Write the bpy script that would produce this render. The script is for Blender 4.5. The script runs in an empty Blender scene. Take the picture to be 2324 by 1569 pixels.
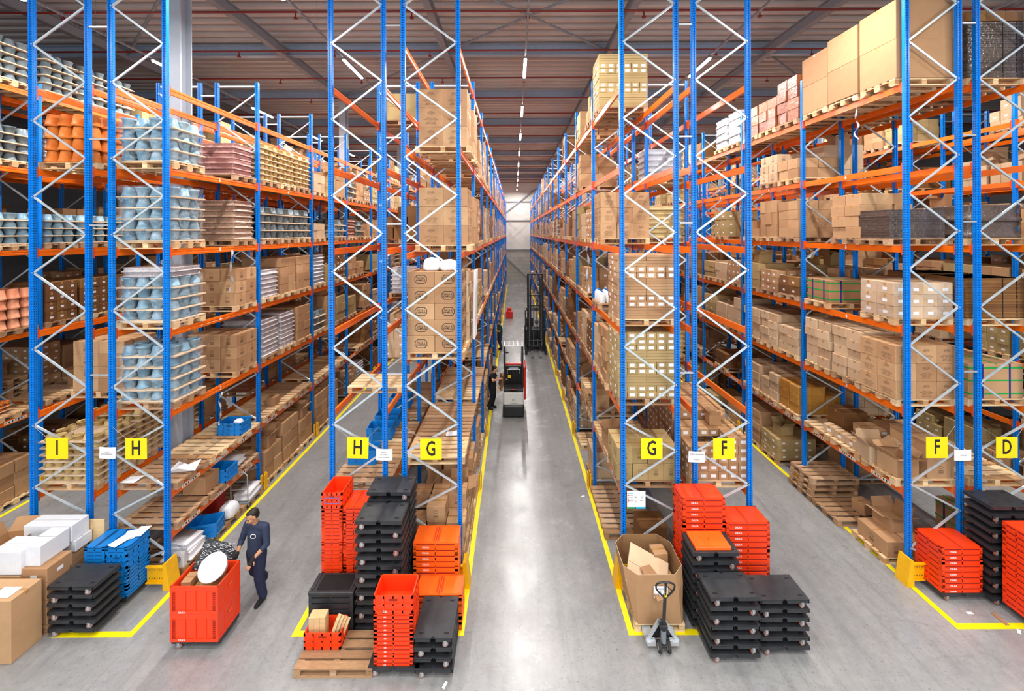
import bpy, bmesh, math, random
from math import pi, sin, cos, radians as rad, hypot
from mathutils import Vector, Matrix, Euler
random.seed(7)
R = random.Random(11)
S = bpy.context.scene
C = S.collection

# ------------------------------------------------------------------ camera
H = 6.9            # eye height above the floor
F = 897.0          # focal length in pixels of the 2324 wide frame
cd = bpy.data.cameras.new('camera'); cam = bpy.data.objects.new('camera', cd); C.objects.link(cam)
cam.location = (0, 0, H); cam.rotation_euler = (pi/2, 0, 0)
cam.rotation_euler = (Matrix.Rotation(rad(90), 3, 'X') @ Matrix.Rotation(-0.0042, 3, 'Z')).to_euler()
cd.sensor_width = 36; cd.lens = F/2324*36
cd.shift_x = (1162-1167)/2324; cd.shift_y = -(784.5-527)/2324
cd.clip_end = 200
S.camera = cam

# ------------------------------------------------------------------ world, exposure, big lights
w = bpy.data.worlds.new('world'); S.world = w; w.use_nodes = True
w.node_tree.nodes['Background'].inputs[0].default_value = (.80, .86, 1, 1)
w.node_tree.nodes['Background'].inputs[1].default_value = .07
S.view_settings.view_transform = 'Standard'; S.view_settings.look = 'None'
S.view_settings.gamma = 1; S.view_settings.exposure = 0.6
S.cycles.max_bounces = 6; S.cycles.diffuse_bounces = 3; S.cycles.glossy_bounces = 3
S.cycles.transparent_max_bounces = 12; S.cycles.transmission_bounces = 2
S.cycles.caustics_reflective = False; S.cycles.caustics_refractive = False
S.cycles.sample_clamp_indirect = 6

def area(name, loc, rot, sx, sy, power, col=(1, 1, 1)):
    l = bpy.data.lights.new(name, 'AREA'); l.shape = 'RECTANGLE'; l.size = sx; l.size_y = sy
    l.energy = power; l.color = col
    o = bpy.data.objects.new(name, l); C.objects.link(o); o.location = loc; o.rotation_euler = rot
    return o
# added fill light, unseen behind the camera, brightening faces turned towards it
area('front_fill', (0, -11.5, 6.2), (rad(90), 0, 0), 44, 9, 2000, (.93, .97, 1))

# ------------------------------------------------------------------ materials
MT = {}
def nt(name):
    m = bpy.data.materials.new(name); m.use_nodes = True
    t = m.node_tree; b = t.nodes['Principled BSDF']
    MT[name] = m
    return m, t, b
def N(t, typ, **k):
    n = t.nodes.new(typ)
    for a, v in k.items():
        if a == 'i':
            for q, x in v.items(): n.inputs[q].default_value = x
        else: setattr(n, a, v)
    return n
def L(t, a, b): t.links.new(a, b)
def srgb(h):
    h = h.lstrip('#'); c = [int(h[i:i+2], 16)/255 for i in (0, 2, 4)]
    return tuple((x/12.92 if x <= .04045 else ((x+.055)/1.055)**2.4) for x in c) + (1,)
def plain(name, col, rough=.5, metal=0, noise=0, scale=8, bump=0, spec=.5, emit=None, bscale=None):
    m, t, b = nt(name)
    c = srgb(col) if isinstance(col, str) else col
    b.inputs['Base Color'].default_value = c
    b.inputs['Roughness'].default_value = rough; b.inputs['Metallic'].default_value = metal
    b.inputs['Specular IOR Level'].default_value = spec
    if noise or bump:
        tc = N(t, 'ShaderNodeTexCoord'); nz = N(t, 'ShaderNodeTexNoise', i={'Scale': scale, 'Detail': 5.0, 'Roughness': .6})
        L(t, tc.outputs['Object'], nz.inputs['Vector'])
        if noise:
            r = N(t, 'ShaderNodeValToRGB'); r.color_ramp.elements[0].position = .3; r.color_ramp.elements[1].position = .7
            r.color_ramp.elements[0].color = tuple(x*(1-noise) for x in c[:3]) + (1,)
            r.color_ramp.elements[1].color = tuple(min(1, x*(1+noise)) for x in c[:3]) + (1,)
            L(t, nz.outputs[0], r.inputs[0]); L(t, r.outputs[0], b.inputs['Base Color'])
        if bump:
            n2 = nz
            if bscale:
                n2 = N(t, 'ShaderNodeTexNoise', i={'Scale': bscale, 'Detail': 3.0}); L(t, tc.outputs['Object'], n2.inputs['Vector'])
            bp = N(t, 'ShaderNodeBump', i={'Strength': bump, 'Distance': .02}); L(t, n2.outputs[0], bp.inputs['Height']); L(t, bp.outputs[0], b.inputs['Normal'])
    if emit:
        b.inputs['Emission Color'].default_value = c; b.inputs['Emission Strength'].default_value = emit
    return m
def varied(name, c0, c1, rough=.8, noise=.12, scale=6, bump=.15, stretch=None, metal=0, spec=.3, bscale=None, c2=None):
    """colour differs from one box (or board) to the next"""
    m, t, b = nt(name)
    oi = N(t, 'ShaderNodeObjectInfo'); ge = N(t, 'ShaderNodeNewGeometry'); tc = N(t, 'ShaderNodeTexCoord')
    ad = N(t, 'ShaderNodeMath', operation='ADD'); fr = N(t, 'ShaderNodeMath', operation='FRACT')
    L(t, oi.outputs['Random'], ad.inputs[0]); L(t, ge.outputs['Random Per Island'], ad.inputs[1]); L(t, ad.outputs[0], fr.inputs[0])
    r = N(t, 'ShaderNodeValToRGB'); e = r.color_ramp.elements
    e[0].color = srgb(c0); e[1].color = srgb(c1)
    if c2: x = e.new(.5); x.color = srgb(c2)
    L(t, fr.outputs[0], r.inputs[0])
    nz = N(t, 'ShaderNodeTexNoise', i={'Scale': scale, 'Detail': 5.0, 'Roughness': .65})
    if stretch:
        mp = N(t, 'ShaderNodeMapping'); mp.inputs['Scale'].default_value = stretch
        L(t, tc.outputs['Object'], mp.inputs[0]); L(t, mp.outputs[0], nz.inputs['Vector'])
    else: L(t, tc.outputs['Object'], nz.inputs['Vector'])
    mr = N(t, 'ShaderNodeMapRange', i={1: .3, 2: .7, 3: 1-noise, 4: 1+noise}); L(t, nz.outputs[0], mr.inputs[0])
    mx = N(t, 'ShaderNodeVectorMath', operation='SCALE'); L(t, r.outputs[0], mx.inputs[0]); L(t, mr.outputs[0], mx.inputs['Scale'])
    L(t, mx.outputs[0], b.inputs['Base Color'])
    b.inputs['Roughness'].default_value = rough; b.inputs['Metallic'].default_value = metal; b.inputs['Specular IOR Level'].default_value = spec
    if bump:
        n2 = nz
        if bscale: n2 = N(t, 'ShaderNodeTexNoise', i={'Scale': bscale, 'Detail': 3.0}); L(t, tc.outputs['Object'], n2.inputs['Vector'])
        bp = N(t, 'ShaderNodeBump', i={'Strength': bump, 'Distance': .02}); L(t, n2.outputs[0], bp.inputs['Height']); L(t, bp.outputs[0], b.inputs['Normal'])
    return m

varied('carton', '#a67d5a', '#c19a72', c2='#b38a64', noise=.07, scale=3)
varied('carton_pale', '#bf9f7e', '#d3b695', noise=.06, scale=3)
varied('carton_olive', '#a38a5c', '#b59b6c', noise=.05, scale=3)
varied('carton_dark', '#7d5530', '#936838', c2='#70492b', noise=.1, scale=3)
varied('carton_orange', '#c08a3c', '#b0752c', noise=.08, scale=3)
varied('carton_inside', '#93704c', '#a88058', noise=.08, scale=3)
plain('tape', '#b98a55', .25, spec=.6)
plain('tape_clear', '#d8c6a8', .2, spec=.7)
plain('tape_green', '#1fa04a', .4)
plain('tape_blue', '#2a2f7a', .4)
plain('print_dark', '#4a3624', .8)
plain('ink', '#1c1a18', .7)
plain('sticker', '#f2f1f4', .5)
plain('sticker_blue', '#a9dcf0', .5)
plain('sticker_pink', '#dcb6e6', .5)
varied('pallet_wood', '#bf9265', '#ebcfa4', c2='#d8b488', rough=.8, noise=.22, scale=5, stretch=(1.5, 14, 14), bump=.2)
varied('pallet_old', '#987455', '#c6a688', c2='#b08a66', rough=.85, noise=.25, scale=5, stretch=(1.5, 14, 14), bump=.2)
varied('timber', '#d2ae7c', '#e6c796', noise=.12, scale=4, stretch=(2, 12, 12))
varied('tray_board', '#cdb092', '#e0c6a8', noise=.05)
varied('pot_grey', '#6c93ab', '#8cadc0', c2='#7ba0b6', rough=.35, noise=.12, scale=9, bump=.1, spec=.5)
varied('pot_dull', '#5c686e', '#7f8c92', c2='#6c787e', rough=.35, noise=.15, scale=9, bump=.1)
varied('terracotta', '#c8651f', '#de8035', rough=.6, noise=.1)
varied('terracotta_pink', '#c67a58', '#dc9672', rough=.35, noise=.1)
varied('beige_pot', '#b99b5f', '#d3b982', rough=.4, noise=.15)
varied('wrapped_silver', '#a8a0a2', '#cfc9ca', rough=.22, noise=.25, scale=22, bump=.7, bscale=40, spec=.8)
varied('wrapped_brown', '#8e6f5c', '#b09078', rough=.25, noise=.25, scale=18, bump=.6, bscale=30, spec=.8)
varied('wrapped_red', '#84452a', '#a2603c', rough=.28, noise=.2, scale=12, bump=.8, bscale=18, spec=.9)
varied('wrapped_dark', '#4c403c', '#66574e', rough=.25, noise=.2, scale=12, bump=.6, bscale=18, spec=.8)
varied('wrapped_pink', '#a5716a', '#b98880', rough=.22, noise=.2, scale=30, bump=.6, bscale=50, spec=.8)
varied('wrapped_white', '#a8a9b0', '#c2c3ca', rough=.25, noise=.06, scale=9, bump=.6, bscale=14, spec=.7)
varied('bag_white', '#e9eaf0', '#f6f6fa', rough=.4, noise=.06, bump=.5, bscale=16)
plain('cloth_grey', '#d5d7de', .6, noise=.2, scale=7, bump=.6)
plain('white_card', '#dfe2e8', .6, noise=.04, bump=.05)
plain('blue_steel', '#0083e6', .32, noise=.06, scale=3, spec=.6)
plain('orange_steel', '#f47010', .25, noise=.05, scale=3, spec=.6)
plain('connector', '#e04a1c', .35)
plain('galv', '#c6d2da', .33, metal=.35, noise=.12, scale=12)
plain('zinc', '#c9ccd0', .4, metal=.6)
plain('dark_hole', '#06182c', .9)
plain('yellow_paint', '#f2b400', .4, noise=.08, scale=9)
plain('yellow_line', '#f7e400', .5, noise=.07, scale=5)
plain('yellow_sign', '#ffe000', .45)
plain('red_crate', '#f24012', .38, noise=.06, scale=5)
plain('orange_crate', '#ff6618', .38, noise=.05, scale=5)
plain('red_dark', '#9c1a0c', .6)
plain('blue_crate', '#0f7fd0', .4, noise=.07, scale=5)
plain('blue_dark', '#0a4f86', .5)
plain('black_plastic', '#2c2e32', .45, noise=.25, scale=7, bump=.15, bscale=60)
plain('black_pit', '#050506', .8)
plain('black_metal', '#1e2024', .4, noise=.15)
plain('rubber', '#2a2826', .7)
plain('caster_tread', '#a8644e', .5)
plain('caster_hub', '#a9b2b8', .25, metal=.7)
plain('steel_grey', '#7d828a', .5, noise=.08)
plain('column_grey', '#a9b0bb', .3, noise=.05, scale=3)
plain('beam_pale', '#8d9cb0', .4, noise=.08)
plain('pipe_red', '#7a1c14', .45)
plain('lid_white', '#e6e7ea', .35)
plain('pail_white', '#e3e3e6', .3)
plain('truck_white', '#e9ece6', .3, noise=.03)
plain('truck_red', '#e2251a', .35)
plain('green_mesh', '#1d6f3c', .4)
plain('paper', '#f3f4f8', .6)
plain('green_band', '#1b9a5a', .5)
plain('cyan_band', '#12b2e0', .5)
plain('skin', '#c08a68', .5, noise=.06, scale=14)
plain('skin_pale', '#d9a888', .5)
plain('hair', '#1b1410', .6, noise=.3, scale=40)
plain('navy', '#26314a', .8, noise=.2, scale=30, bump=.3, bscale=25)
plain('navy_trousers', '#1a2342', .8, noise=.2, scale=20, bump=.35, bscale=22)
plain('black_cloth', '#16171a', .85, noise=.2, scale=20, bump=.3)
plain('teal_cloth', '#174a44', .8, noise=.2, scale=20)
plain('denim', '#25324a', .8, noise=.2, scale=20)
plain('wall_white', '#cfcfcb', .7, noise=.05, scale=.6)
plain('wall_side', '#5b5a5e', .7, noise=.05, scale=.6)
plain('flower_dry', '#9c7a5c', .9, noise=.4, scale=30)
plain('lamp_glow', (1, .98, .94, 1), .5, emit=26)

def film():
    m, t, b = nt('stretch_film')
    b.inputs['Base Color'].default_value = (.86, .9, .95, 1); b.inputs['Roughness'].default_value = .12
    b.inputs['Specular IOR Level'].default_value = 1
    tr = N(t, 'ShaderNodeBsdfTransparent'); mx = N(t, 'ShaderNodeMixShader'); tc = N(t, 'ShaderNodeTexCoord')
    nz = N(t, 'ShaderNodeTexNoise', i={'Scale': 5.0, 'Detail': 4.0, 'Distortion': 1.4}); L(t, tc.outputs['Object'], nz.inputs['Vector'])
    mr = N(t, 'ShaderNodeMapRange', i={1: .42, 2: .7, 3: .01, 4: .22}); L(t, nz.outputs[0], mr.inputs[0])
    bp = N(t, 'ShaderNodeBump', i={'Strength': .9, 'Distance': .05}); L(t, nz.outputs[0], bp.inputs['Height']); L(t, bp.outputs[0], b.inputs['Normal'])
    L(t, mr.outputs[0], mx.inputs[0]); L(t, tr.outputs[0], mx.inputs[1]); L(t, b.outputs[0], mx.inputs[2])
    L(t, mx.outputs[0], t.nodes['Material Output'].inputs[0])
film()

def upright_mat():
    m, t, b = nt('upright_blue')
    tc = N(t, 'ShaderNodeTexCoord'); sp = N(t, 'ShaderNodeSeparateXYZ'); L(t, tc.outputs['Object'], sp.inputs[0])
    def M(op, a, bb=None, c=None):
        n = N(t, 'ShaderNodeMath', operation=op)
        for k, v in enumerate((a, bb, c)):
            if v is None: continue
            if isinstance(v, (int, float)): n.inputs[k].default_value = v
            else: L(t, v, n.inputs[k])
        return n.outputs[0]
    fz = M('FRACT', M('MULTIPLY', sp.outputs[2], 20.0))
    dz = M('LESS_THAN', fz, .45)
    bx = M('LESS_THAN', M('ABSOLUTE', M('SUBTRACT', M('ABSOLUTE', sp.outputs[0]), .031)), .005)
    by = M('LESS_THAN', M('ABSOLUTE', M('SUBTRACT', M('ABSOLUTE', sp.outputs[1]), .016)), .006)
    k = M('MULTIPLY', dz, M('MAXIMUM', bx, by))
    mix = N(t, 'ShaderNodeMix', data_type='RGBA'); L(t, k, mix.inputs[0])
    mix.inputs[6].default_value = srgb('#0080e8'); mix.inputs[7].default_value = srgb('#07305c')
    L(t, mix.outputs[2], b.inputs['Base Color']); b.inputs['Roughness'].default_value = .3
    b.inputs['Specular IOR Level'].default_value = .35
upright_mat()

def floor_mat():
    m, t, b = nt('concrete_floor')
    tc = N(t, 'ShaderNodeTexCoord')
    def nz(scale, sc=(1, 1, 1), det=6, dist=0, rot=0):
        mp = N(t, 'ShaderNodeMapping'); mp.inputs['Scale'].default_value = sc; mp.inputs['Rotation'].default_value = (0, 0, rot); L(t, tc.outputs['Object'], mp.inputs[0])
        n = N(t, 'ShaderNodeTexNoise', i={'Scale': scale, 'Detail': float(det), 'Roughness': .62, 'Distortion': dist}); L(t, mp.outputs[0], n.inputs['Vector']); return n.outputs[0]
    def ramp(src, p0, p1, c0, c1):
        r = N(t, 'ShaderNodeValToRGB'); e = r.color_ramp.elements; e[0].position = p0; e[1].position = p1; e[0].color = c0; e[1].color = c1; L(t, src, r.inputs[0]); return r.outputs[0]
    def mul(a, c):
        mx = N(t, 'ShaderNodeMix', data_type='RGBA', blend_type='MULTIPLY'); mx.inputs[0].default_value = 1; L(t, a, mx.inputs[6]); L(t, c, mx.inputs[7]); return mx.outputs[2]
    one = (1, 1, 1, 1)
    base = ramp(nz(.45), .3, .7, srgb('#87888a'), srgb('#a3a3a2'))
    a = mul(base, ramp(nz(9), .3, .6, (.86, .86, .86, 1), one))
    a = mul(a, ramp(nz(1.3, (4, .25, 1), 5, .6), .36, .5, (.88, .88, .88, 1), one))         # tyre drag along the aisles
    a = mul(a, ramp(nz(2.2, (.5, 1.6, 1), 8, 1.6, .5), .30, .38, (.84, .82, .80, 1), one))   # scuffs
    a = mul(a, ramp(nz(26, (1, 1, 1), 4), .3, .42, (.62, .6, .58, 1), one))
    v = N(t, 'ShaderNodeTexVoronoi', feature='DISTANCE_TO_EDGE', i={'Scale': .35}); L(t, tc.outputs['Object'], v.inputs['Vector'])
    L(t, a, b.inputs['Base Color'])
    b.inputs['Specular IOR Level'].default_value = .8
    rr = N(t, 'ShaderNodeMapRange', i={1: .3, 2: .7, 3: .16, 4: .34}); L(t, nz(1.1), rr.inputs[0]); L(t, rr.outputs[0], b.inputs['Roughness'])
    bp = N(t, 'ShaderNodeBump', i={'Strength': .08, 'Distance': .01}); L(t, nz(14), bp.inputs['Height']); L(t, bp.outputs[0], b.inputs['Normal'])
floor_mat()
plain('deck_grey', '#b4aeac', .4, metal=0, noise=.08, scale=.5)
def block_wall():
    m, t, b = nt('concrete_wall')
    tc = N(t, 'ShaderNodeTexCoord'); mp = N(t, 'ShaderNodeMapping'); mp.inputs['Rotation'].default_value = (rad(90), 0, 0); L(t, tc.outputs['Object'], mp.inputs[0])
    br = N(t, 'ShaderNodeTexBrick', i={'Scale': .5, 'Mortar Size': .006}); L(t, mp.outputs[0], br.inputs['Vector'])
    br.inputs['Color1'].default_value = srgb('#a3a09b'); br.inputs['Color2'].default_value = srgb('#aaa7a1'); br.inputs['Mortar'].default_value = srgb('#85827d')
    L(t, br.outputs[0], b.inputs['Base Color']); b.inputs['Roughness'].default_value = .8
block_wall()

# ------------------------------------------------------------------ mesh builder
class MB:
    def __init__(s): s.v = []; s.f = []; s.m = []; s.sm = []
    def add(s, vs, fs, mat, smooth=False, mx=None):
        n = len(s.v)
        s.v += [tuple(mx @ Vector(v)) for v in vs] if mx is not None else [tuple(v) for v in vs]
        for f in fs: s.f.append(tuple(i+n for i in f)); s.m.append(mat); s.sm.append(smooth)
        return s
    def box(s, cx, cy, z0, sx, sy, sz, mat, mx=None):
        x, y = sx/2, sy/2
        vs = [(cx-x, cy-y, z0), (cx+x, cy-y, z0), (cx+x, cy+y, z0), (cx-x, cy+y, z0)]
        vs += [(a, b, z0+sz) for a, b, _ in vs]
        return s.add(vs, [(3, 2, 1, 0), (4, 5, 6, 7), (0, 1, 5, 4), (1, 2, 6, 5), (2, 3, 7, 6), (3, 0, 4, 7)], mat, False, mx)
    def cbox(s, cx, cy, z0, sx, sy, sz, c, mat, mx=None):
        """box with chamfered edges"""
        vs = []; idx = {}
        for ix in (-1, 1):
            for iy in (-1, 1):
                for iz in (-1, 1):
                    X, Y, Z = ix*sx/2, iy*sy/2, iz*sz/2
                    for ax in range(3):
                        p = [X-ix*c, Y-iy*c, Z-iz*c]; p[ax] = (X, Y, Z)[ax]
                        idx[(ix, iy, iz, ax)] = len(vs); vs.append((cx+p[0], cy+p[1], z0+sz/2+p[2]))
        fs = []
        for ax in range(3):
            o = [a for a in range(3) if a != ax]
            for sg in (-1, 1):
                q = []
                for a, b in ((-1, -1), (1, -1), (1, 1), (-1, 1)):
                    k = [0, 0, 0]; k[ax] = sg; k[o[0]] = a; k[o[1]] = b; q.append(idx[tuple(k)+(ax,)])
                fs.append(tuple(q))
        for ax in range(3):       # edges running along ax
            o = [a for a in range(3) if a != ax]
            for a in (-1, 1):
                for b in (-1, 1):
                    k0 = [0]*3; k1 = [0]*3; k0[ax] = -1; k1[ax] = 1
                    for k in (k0, k1): k[o[0]] = a; k[o[1]] = b
                    fs.append((idx[tuple(k0)+(o[0],)], idx[tuple(k1)+(o[0],)], idx[tuple(k1)+(o[1],)], idx[tuple(k0)+(o[1],)]))
        for ix in (-1, 1):
            for iy in (-1, 1):
                for iz in (-1, 1): fs.append(tuple(idx[(ix, iy, iz, a)] for a in range(3)))
        cc = Vector((cx, cy, z0+sz/2)); out = []
        for f in fs:
            p = [Vector(vs[i]) for i in f]; n = (p[1]-p[0]).cross(p[2]-p[0])
            out.append(f if n.dot(sum(p, Vector())/len(p)-cc) > 0 else tuple(reversed(f)))
        return s.add(vs, out, mat, False, mx)
    def quad(s, pts, mat): return s.add(pts, [tuple(range(len(pts)))], mat)
    def tube(s, p0, p1, r0, mat, r1=None, n=10, cap=True, smooth=True):
        p0, p1 = Vector(p0), Vector(p1); r1 = r0 if r1 is None else r1
        d = (p1-p0).normalized(); u = d.orthogonal().normalized(); w_ = d.cross(u)
        vs = [tuple(p+(u*cos(2*pi*k/n)+w_*sin(2*pi*k/n))*r) for p, r in ((p0, r0), (p1, r1)) for k in range(n)]
        fs = [(k, (k+1) % n, n+(k+1) % n, n+k) for k in range(n)]
        s.add(vs, fs, mat, smooth)
        if cap: s.add(vs, [tuple(reversed(range(n))), tuple(range(n, 2*n))], mat)
        return s
    def path(s, pts, r, mat, n=8):
        for a, b in zip(pts, pts[1:]): s.tube(a, b, r, mat, n=n)
        return s
    def bar(s, p0, p1, wd, dp, mat, up=(0, 1, 0)):
        """rectangular bar from p0 to p1; dp along 'up'"""
        p0, p1 = Vector(p0), Vector(p1); d = (p1-p0).normalized(); u = Vector(up); a = d.cross(u).normalized(); u = a.cross(d).normalized()
        vs = [tuple(p+a*i*wd/2+u*j*dp/2) for p in (p0, p1) for i, j in ((-1, -1), (1, -1), (1, 1), (-1, 1))]
        return s.add(vs, [(3, 2, 1, 0), (4, 5, 6, 7), (0, 1, 5, 4), (1, 2, 6, 5), (2, 3, 7, 6), (3, 0, 4, 7)], mat)
    def lathe(s, prof, mat, n=12, at=(0, 0, 0), smooth=True, caps=(True, True), mx=None):
        vs = [(at[0]+r*cos(2*pi*k/n), at[1]+r*sin(2*pi*k/n), at[2]+z) for r, z in prof for k in range(n)]
        fs = [(j*n+k, j*n+(k+1) % n, (j+1)*n+(k+1) % n, (j+1)*n+k) for j in range(len(prof)-1) for k in range(n)]
        s.add(vs, fs, mat, smooth, mx)
        cf = []
        if caps[0]: cf.append(tuple(reversed(range(n))))
        if caps[1]: cf.append(tuple((len(prof)-1)*n+k for k in range(n)))
        if cf: s.add(vs, cf, mat, False, mx)
        return s
    def prism(s, poly, z0, z1, mat, mx=None):
        n = len(poly); vs = [(x, y, z0) for x, y in poly]+[(x, y, z1) for x, y in poly]
        return s.add(vs, [tuple(reversed(range(n))), tuple(range(n, 2*n))]+[(k, (k+1) % n, n+(k+1) % n, n+k) for k in range(n)], mat, False, mx)
    def put(s, o, mx):
        n = len(s.v); s.v += [tuple(mx @ Vector(v)) for v in o.v]; s.f += [tuple(i+n for i in f) for f in o.f]; s.m += o.m; s.sm += o.sm
        return s
    def mesh(s, name):
        me = bpy.data.meshes.new(name); me.from_pydata(s.v, [], s.f)
        names = list(dict.fromkeys(s.m))
        for n_ in names: me.materials.append(MT[n_])
        ix = {n_: k for k, n_ in enumerate(names)}
        me.polygons.foreach_set('material_index', [ix[q] for q in s.m]); me.polygons.foreach_set('use_smooth', s.sm)
        me.update(); return me
    def build(s, name, parent=None, loc=None, rz=0, **tags):
        o = bpy.data.objects.new(name, s.mesh(name)); C.objects.link(o)
        if parent: o.parent = parent
        if loc is not None: o.location = loc
        o.rotation_euler = (0, 0, rz); tag(o, **tags); return o
def tag(o, label=None, cat=None, group=None, kind=None):
    if label: o['label'] = label
    if cat: o['category'] = cat
    if group: o['group'] = group
    if kind: o['kind'] = kind
    return o
def empty(name, loc, rz=0, **tags):
    o = bpy.data.objects.new(name, None); C.objects.link(o); o.location = loc; o.rotation_euler = (0, 0, rz); o.empty_display_size = .1
    return tag(o, **tags)
def copy_tree(o, loc=None, rz=None, label=None, group=None, parent=None):
    c = o.copy(); C.objects.link(c)
    if parent: c.parent = parent
    if loc is not None: c.location = loc
    if rz is not None: c.rotation_euler = (0, 0, rz)
    if label: c['label'] = label
    if group: c['group'] = group
    for ch in o.children: copy_tree(ch, parent=c)
    return c

def text_geo(txt, size, mat, extrude=0, align='CENTER', bold=0, space=1.0):
    """letters as flat outlines lying in XY, centred"""
    cu = bpy.data.curves.new('t', 'FONT'); cu.body = txt; cu.size = size; cu.align_x = 'CENTER'; cu.align_y = 'CENTER'
    cu.offset = bold; cu.resolution_u = 2; cu.space_line = space
    o = bpy.data.objects.new('t', cu); C.objects.link(o)
    dg = bpy.context.evaluated_depsgraph_get(); me = bpy.data.meshes.new_from_object(o.evaluated_get(dg))
    b = MB(); b.add([v.co[:] for v in me.vertices], [tuple(p.vertices) for p in me.polygons], mat)
    bpy.data.objects.remove(o); bpy.data.curves.remove(cu); bpy.data.meshes.remove(me)
    return b
FRONT = Matrix.Rotation(rad(90), 4, 'X')        # XY drawing -> stands up facing -Y
def on_front(x, y, z, sx=1, sz=1): return Matrix.Translation((x, y, z)) @ FRONT @ Matrix.Diagonal((sx, sz, 1, 1))
def on_right(x, y, z): return Matrix.Translation((x, y, z)) @ Matrix.Rotation(rad(90), 4, 'Z') @ FRONT      # faces +X
def on_left(x, y, z): return Matrix.Translation((x, y, z)) @ Matrix.Rotation(rad(-90), 4, 'Z') @ FRONT      # faces -X

def P(px, py, Y):
    """photo pixel + distance -> X, Z (used to read positions off the photograph)"""
    px, py = px-1167, py-527; dx = px-.0042*py; dy = py+.0042*px
    return dx/F*Y, H-dy/F*Y

# masses of the far, tiny copies: one object per kind
MASS = {}
def mass(kind, tpl, mx): MASS.setdefault(kind, MB()).put(tpl, mx)

# ------------------------------------------------------------------ the building
DECKZ = 13.75
b = MB(); b.box(0, 21, -.2, 60, 66, .2, 'concrete_floor'); b.build('floor', kind='structure')
b = MB(); per = .42; y = -12.0; prof = []
while y < 53.2:
    prof += [(y, 0), (y+.15, 0), (y+.19, .17), (y+.38, .17)]; y += per
n = len(prof)
b.add([(x, yy, DECKZ+zz) for x in (-29, 29) for yy, zz in prof], [(k, k+1, n+k+1, n+k) for k in range(n-1)], 'deck_grey')
b.build('ceiling', kind='structure')
b = MB(); b.box(0, 53.05, 0, 58, .2, 4.45, 'concrete_wall'); b.build('wall_back_lower', kind='structure')
b = MB(); b.box(0, 53.05, 4.45, 58, .2, 9.45, 'wall_white')
for z in (4.45, 8.35, 10.85): b.box(0, 52.9, z, 58, .12, .16, 'steel_grey')
b.build('wall_back_upper', kind='structure')
for s_, nm in ((-1, 'wall_left'), (1, 'wall_right')):
    b = MB(); b.box(s_*29.1, 21, 0, .2, 66, 14, 'wall_side'); b.build(nm, kind='structure')
b = MB(); b.box(0, -12.1, 11, 58, .2, 3, 'wall_white'); b.build('wall_front', kind='structure')
k = 0
for a_, b_ in (((-1.8, 4.2), (2.4, .2)), ((-2.4, 8.5), (3.2, 12.9))):
    o = MB(); o.bar((a_[0], 52.75, a_[1]), (b_[0], 52.75, b_[1]), .12, .12, 'steel_grey'); k += 1; o.build('trim_%d' % k, kind='structure')
GX = (-19.8, -14.0, -8.2, -2.4, 3.4, 9.1, 14.9, 20.7)
def ibeam(b, p0, p1, h, wd, mat):
    p0, p1 = Vector(p0), Vector(p1)
    b.bar(p0+Vector((0, 0, .012)), p1+Vector((0, 0, .012)), wd, .025, mat, up=(0, 0, 1))
    b.bar(p0+Vector((0, 0, h-.012)), p1+Vector((0, 0, h-.012)), wd, .025, mat, up=(0, 0, 1))
    b.bar(p0+Vector((0, 0, h/2)), p1+Vector((0, 0, h/2)), .03, h, mat, up=(0, 0, 1))
for x in GX:
    b = MB(); ibeam(b, (x, -11.9, 13.2), (x, 52.9, 13.2), .34, .2, 'steel_grey'); k += 1; b.build('trim_%d' % k, kind='structure')
Y = 0.3
while Y < 52:
    b = MB(); ibeam(b, (-28.9, Y, 13.32), (28.9, Y, 13.32), .4, .2, 'beam_pale')
    k += 1; b.build('trim_%d' % k, kind='structure'); Y += 4.7
# roof bracing rods
for a_, b_ in (((-2.4, 14.4), (3.4, 9.7)), ((-2.4, 9.7), (3.4, 14.4)), ((-14, 14.4), (-8.2, 9.7)), ((9.1, 14.4), (14.9, 19.1)), ((-8.2, 19.1), (-2.4, 14.4))):
    b = MB(); b.tube((a_[0], a_[1], 13.5), (b_[0], b_[1], 13.5), .045, 'steel_grey', n=6); k += 1; b.build('trim_%d' % k, kind='structure')
# columns in the gaps between back-to-back racks
ci = 0
for x in (-8.22, 14.95):
    for Y in (9.75, 19.1, 28.5, 37.9, 47.3):
        if x > 0 and Y < 15: continue
        b = MB(); c = .3 if x < 0 else .3
        b.box(x, Y, 0, .03, .32, 13.3, 'column_grey')
        b.box(x, Y-.16, 0, .30, .03, 13.3, 'column_grey'); b.box(x, Y+.16, 0, .30, .03, 13.3, 'column_grey')
        b.box(x, Y, 0, .36, .4, .03, 'column_grey')
        ci += 1; b.build('column_%d' % ci, kind='structure')
# sprinkler pipes with heads
pr = [10.9+2.35*q for q in range(17)]
for q, Y in enumerate(pr):
    r_ = empty('sprinkler_pipe', (0, Y, 13.0), cat='pipe', group='red sprinkler pipes under the roof',
               label='dark red sprinkler pipe number %s from the sign end under the roof' % ['one', 'two', 'three', 'four', 'five', 'six', 'seven', 'eight', 'nine', 'ten', 'eleven', 'twelve', 'thirteen', 'fourteen', 'fifteen', 'sixteen', 'seventeen'][q])
    b = MB(); b.tube((-28, 0, 0), (28, 0, 0), .03, 'pipe_red', n=6); b.build('pipe', r_)
    if q < 4:
        for x in [-22+3.2*i for i in range(14)]:
            b = MB(); b.tube((x, 0, -.02), (x, 0, -.16), .018, 'pipe_red', n=6); b.lathe([(.055, -.2), (.06, -.17), (.02, -.14)], 'pipe_red', n=8, at=(x, 0, 0)); b.build('sprinkler_head', r_)
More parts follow.
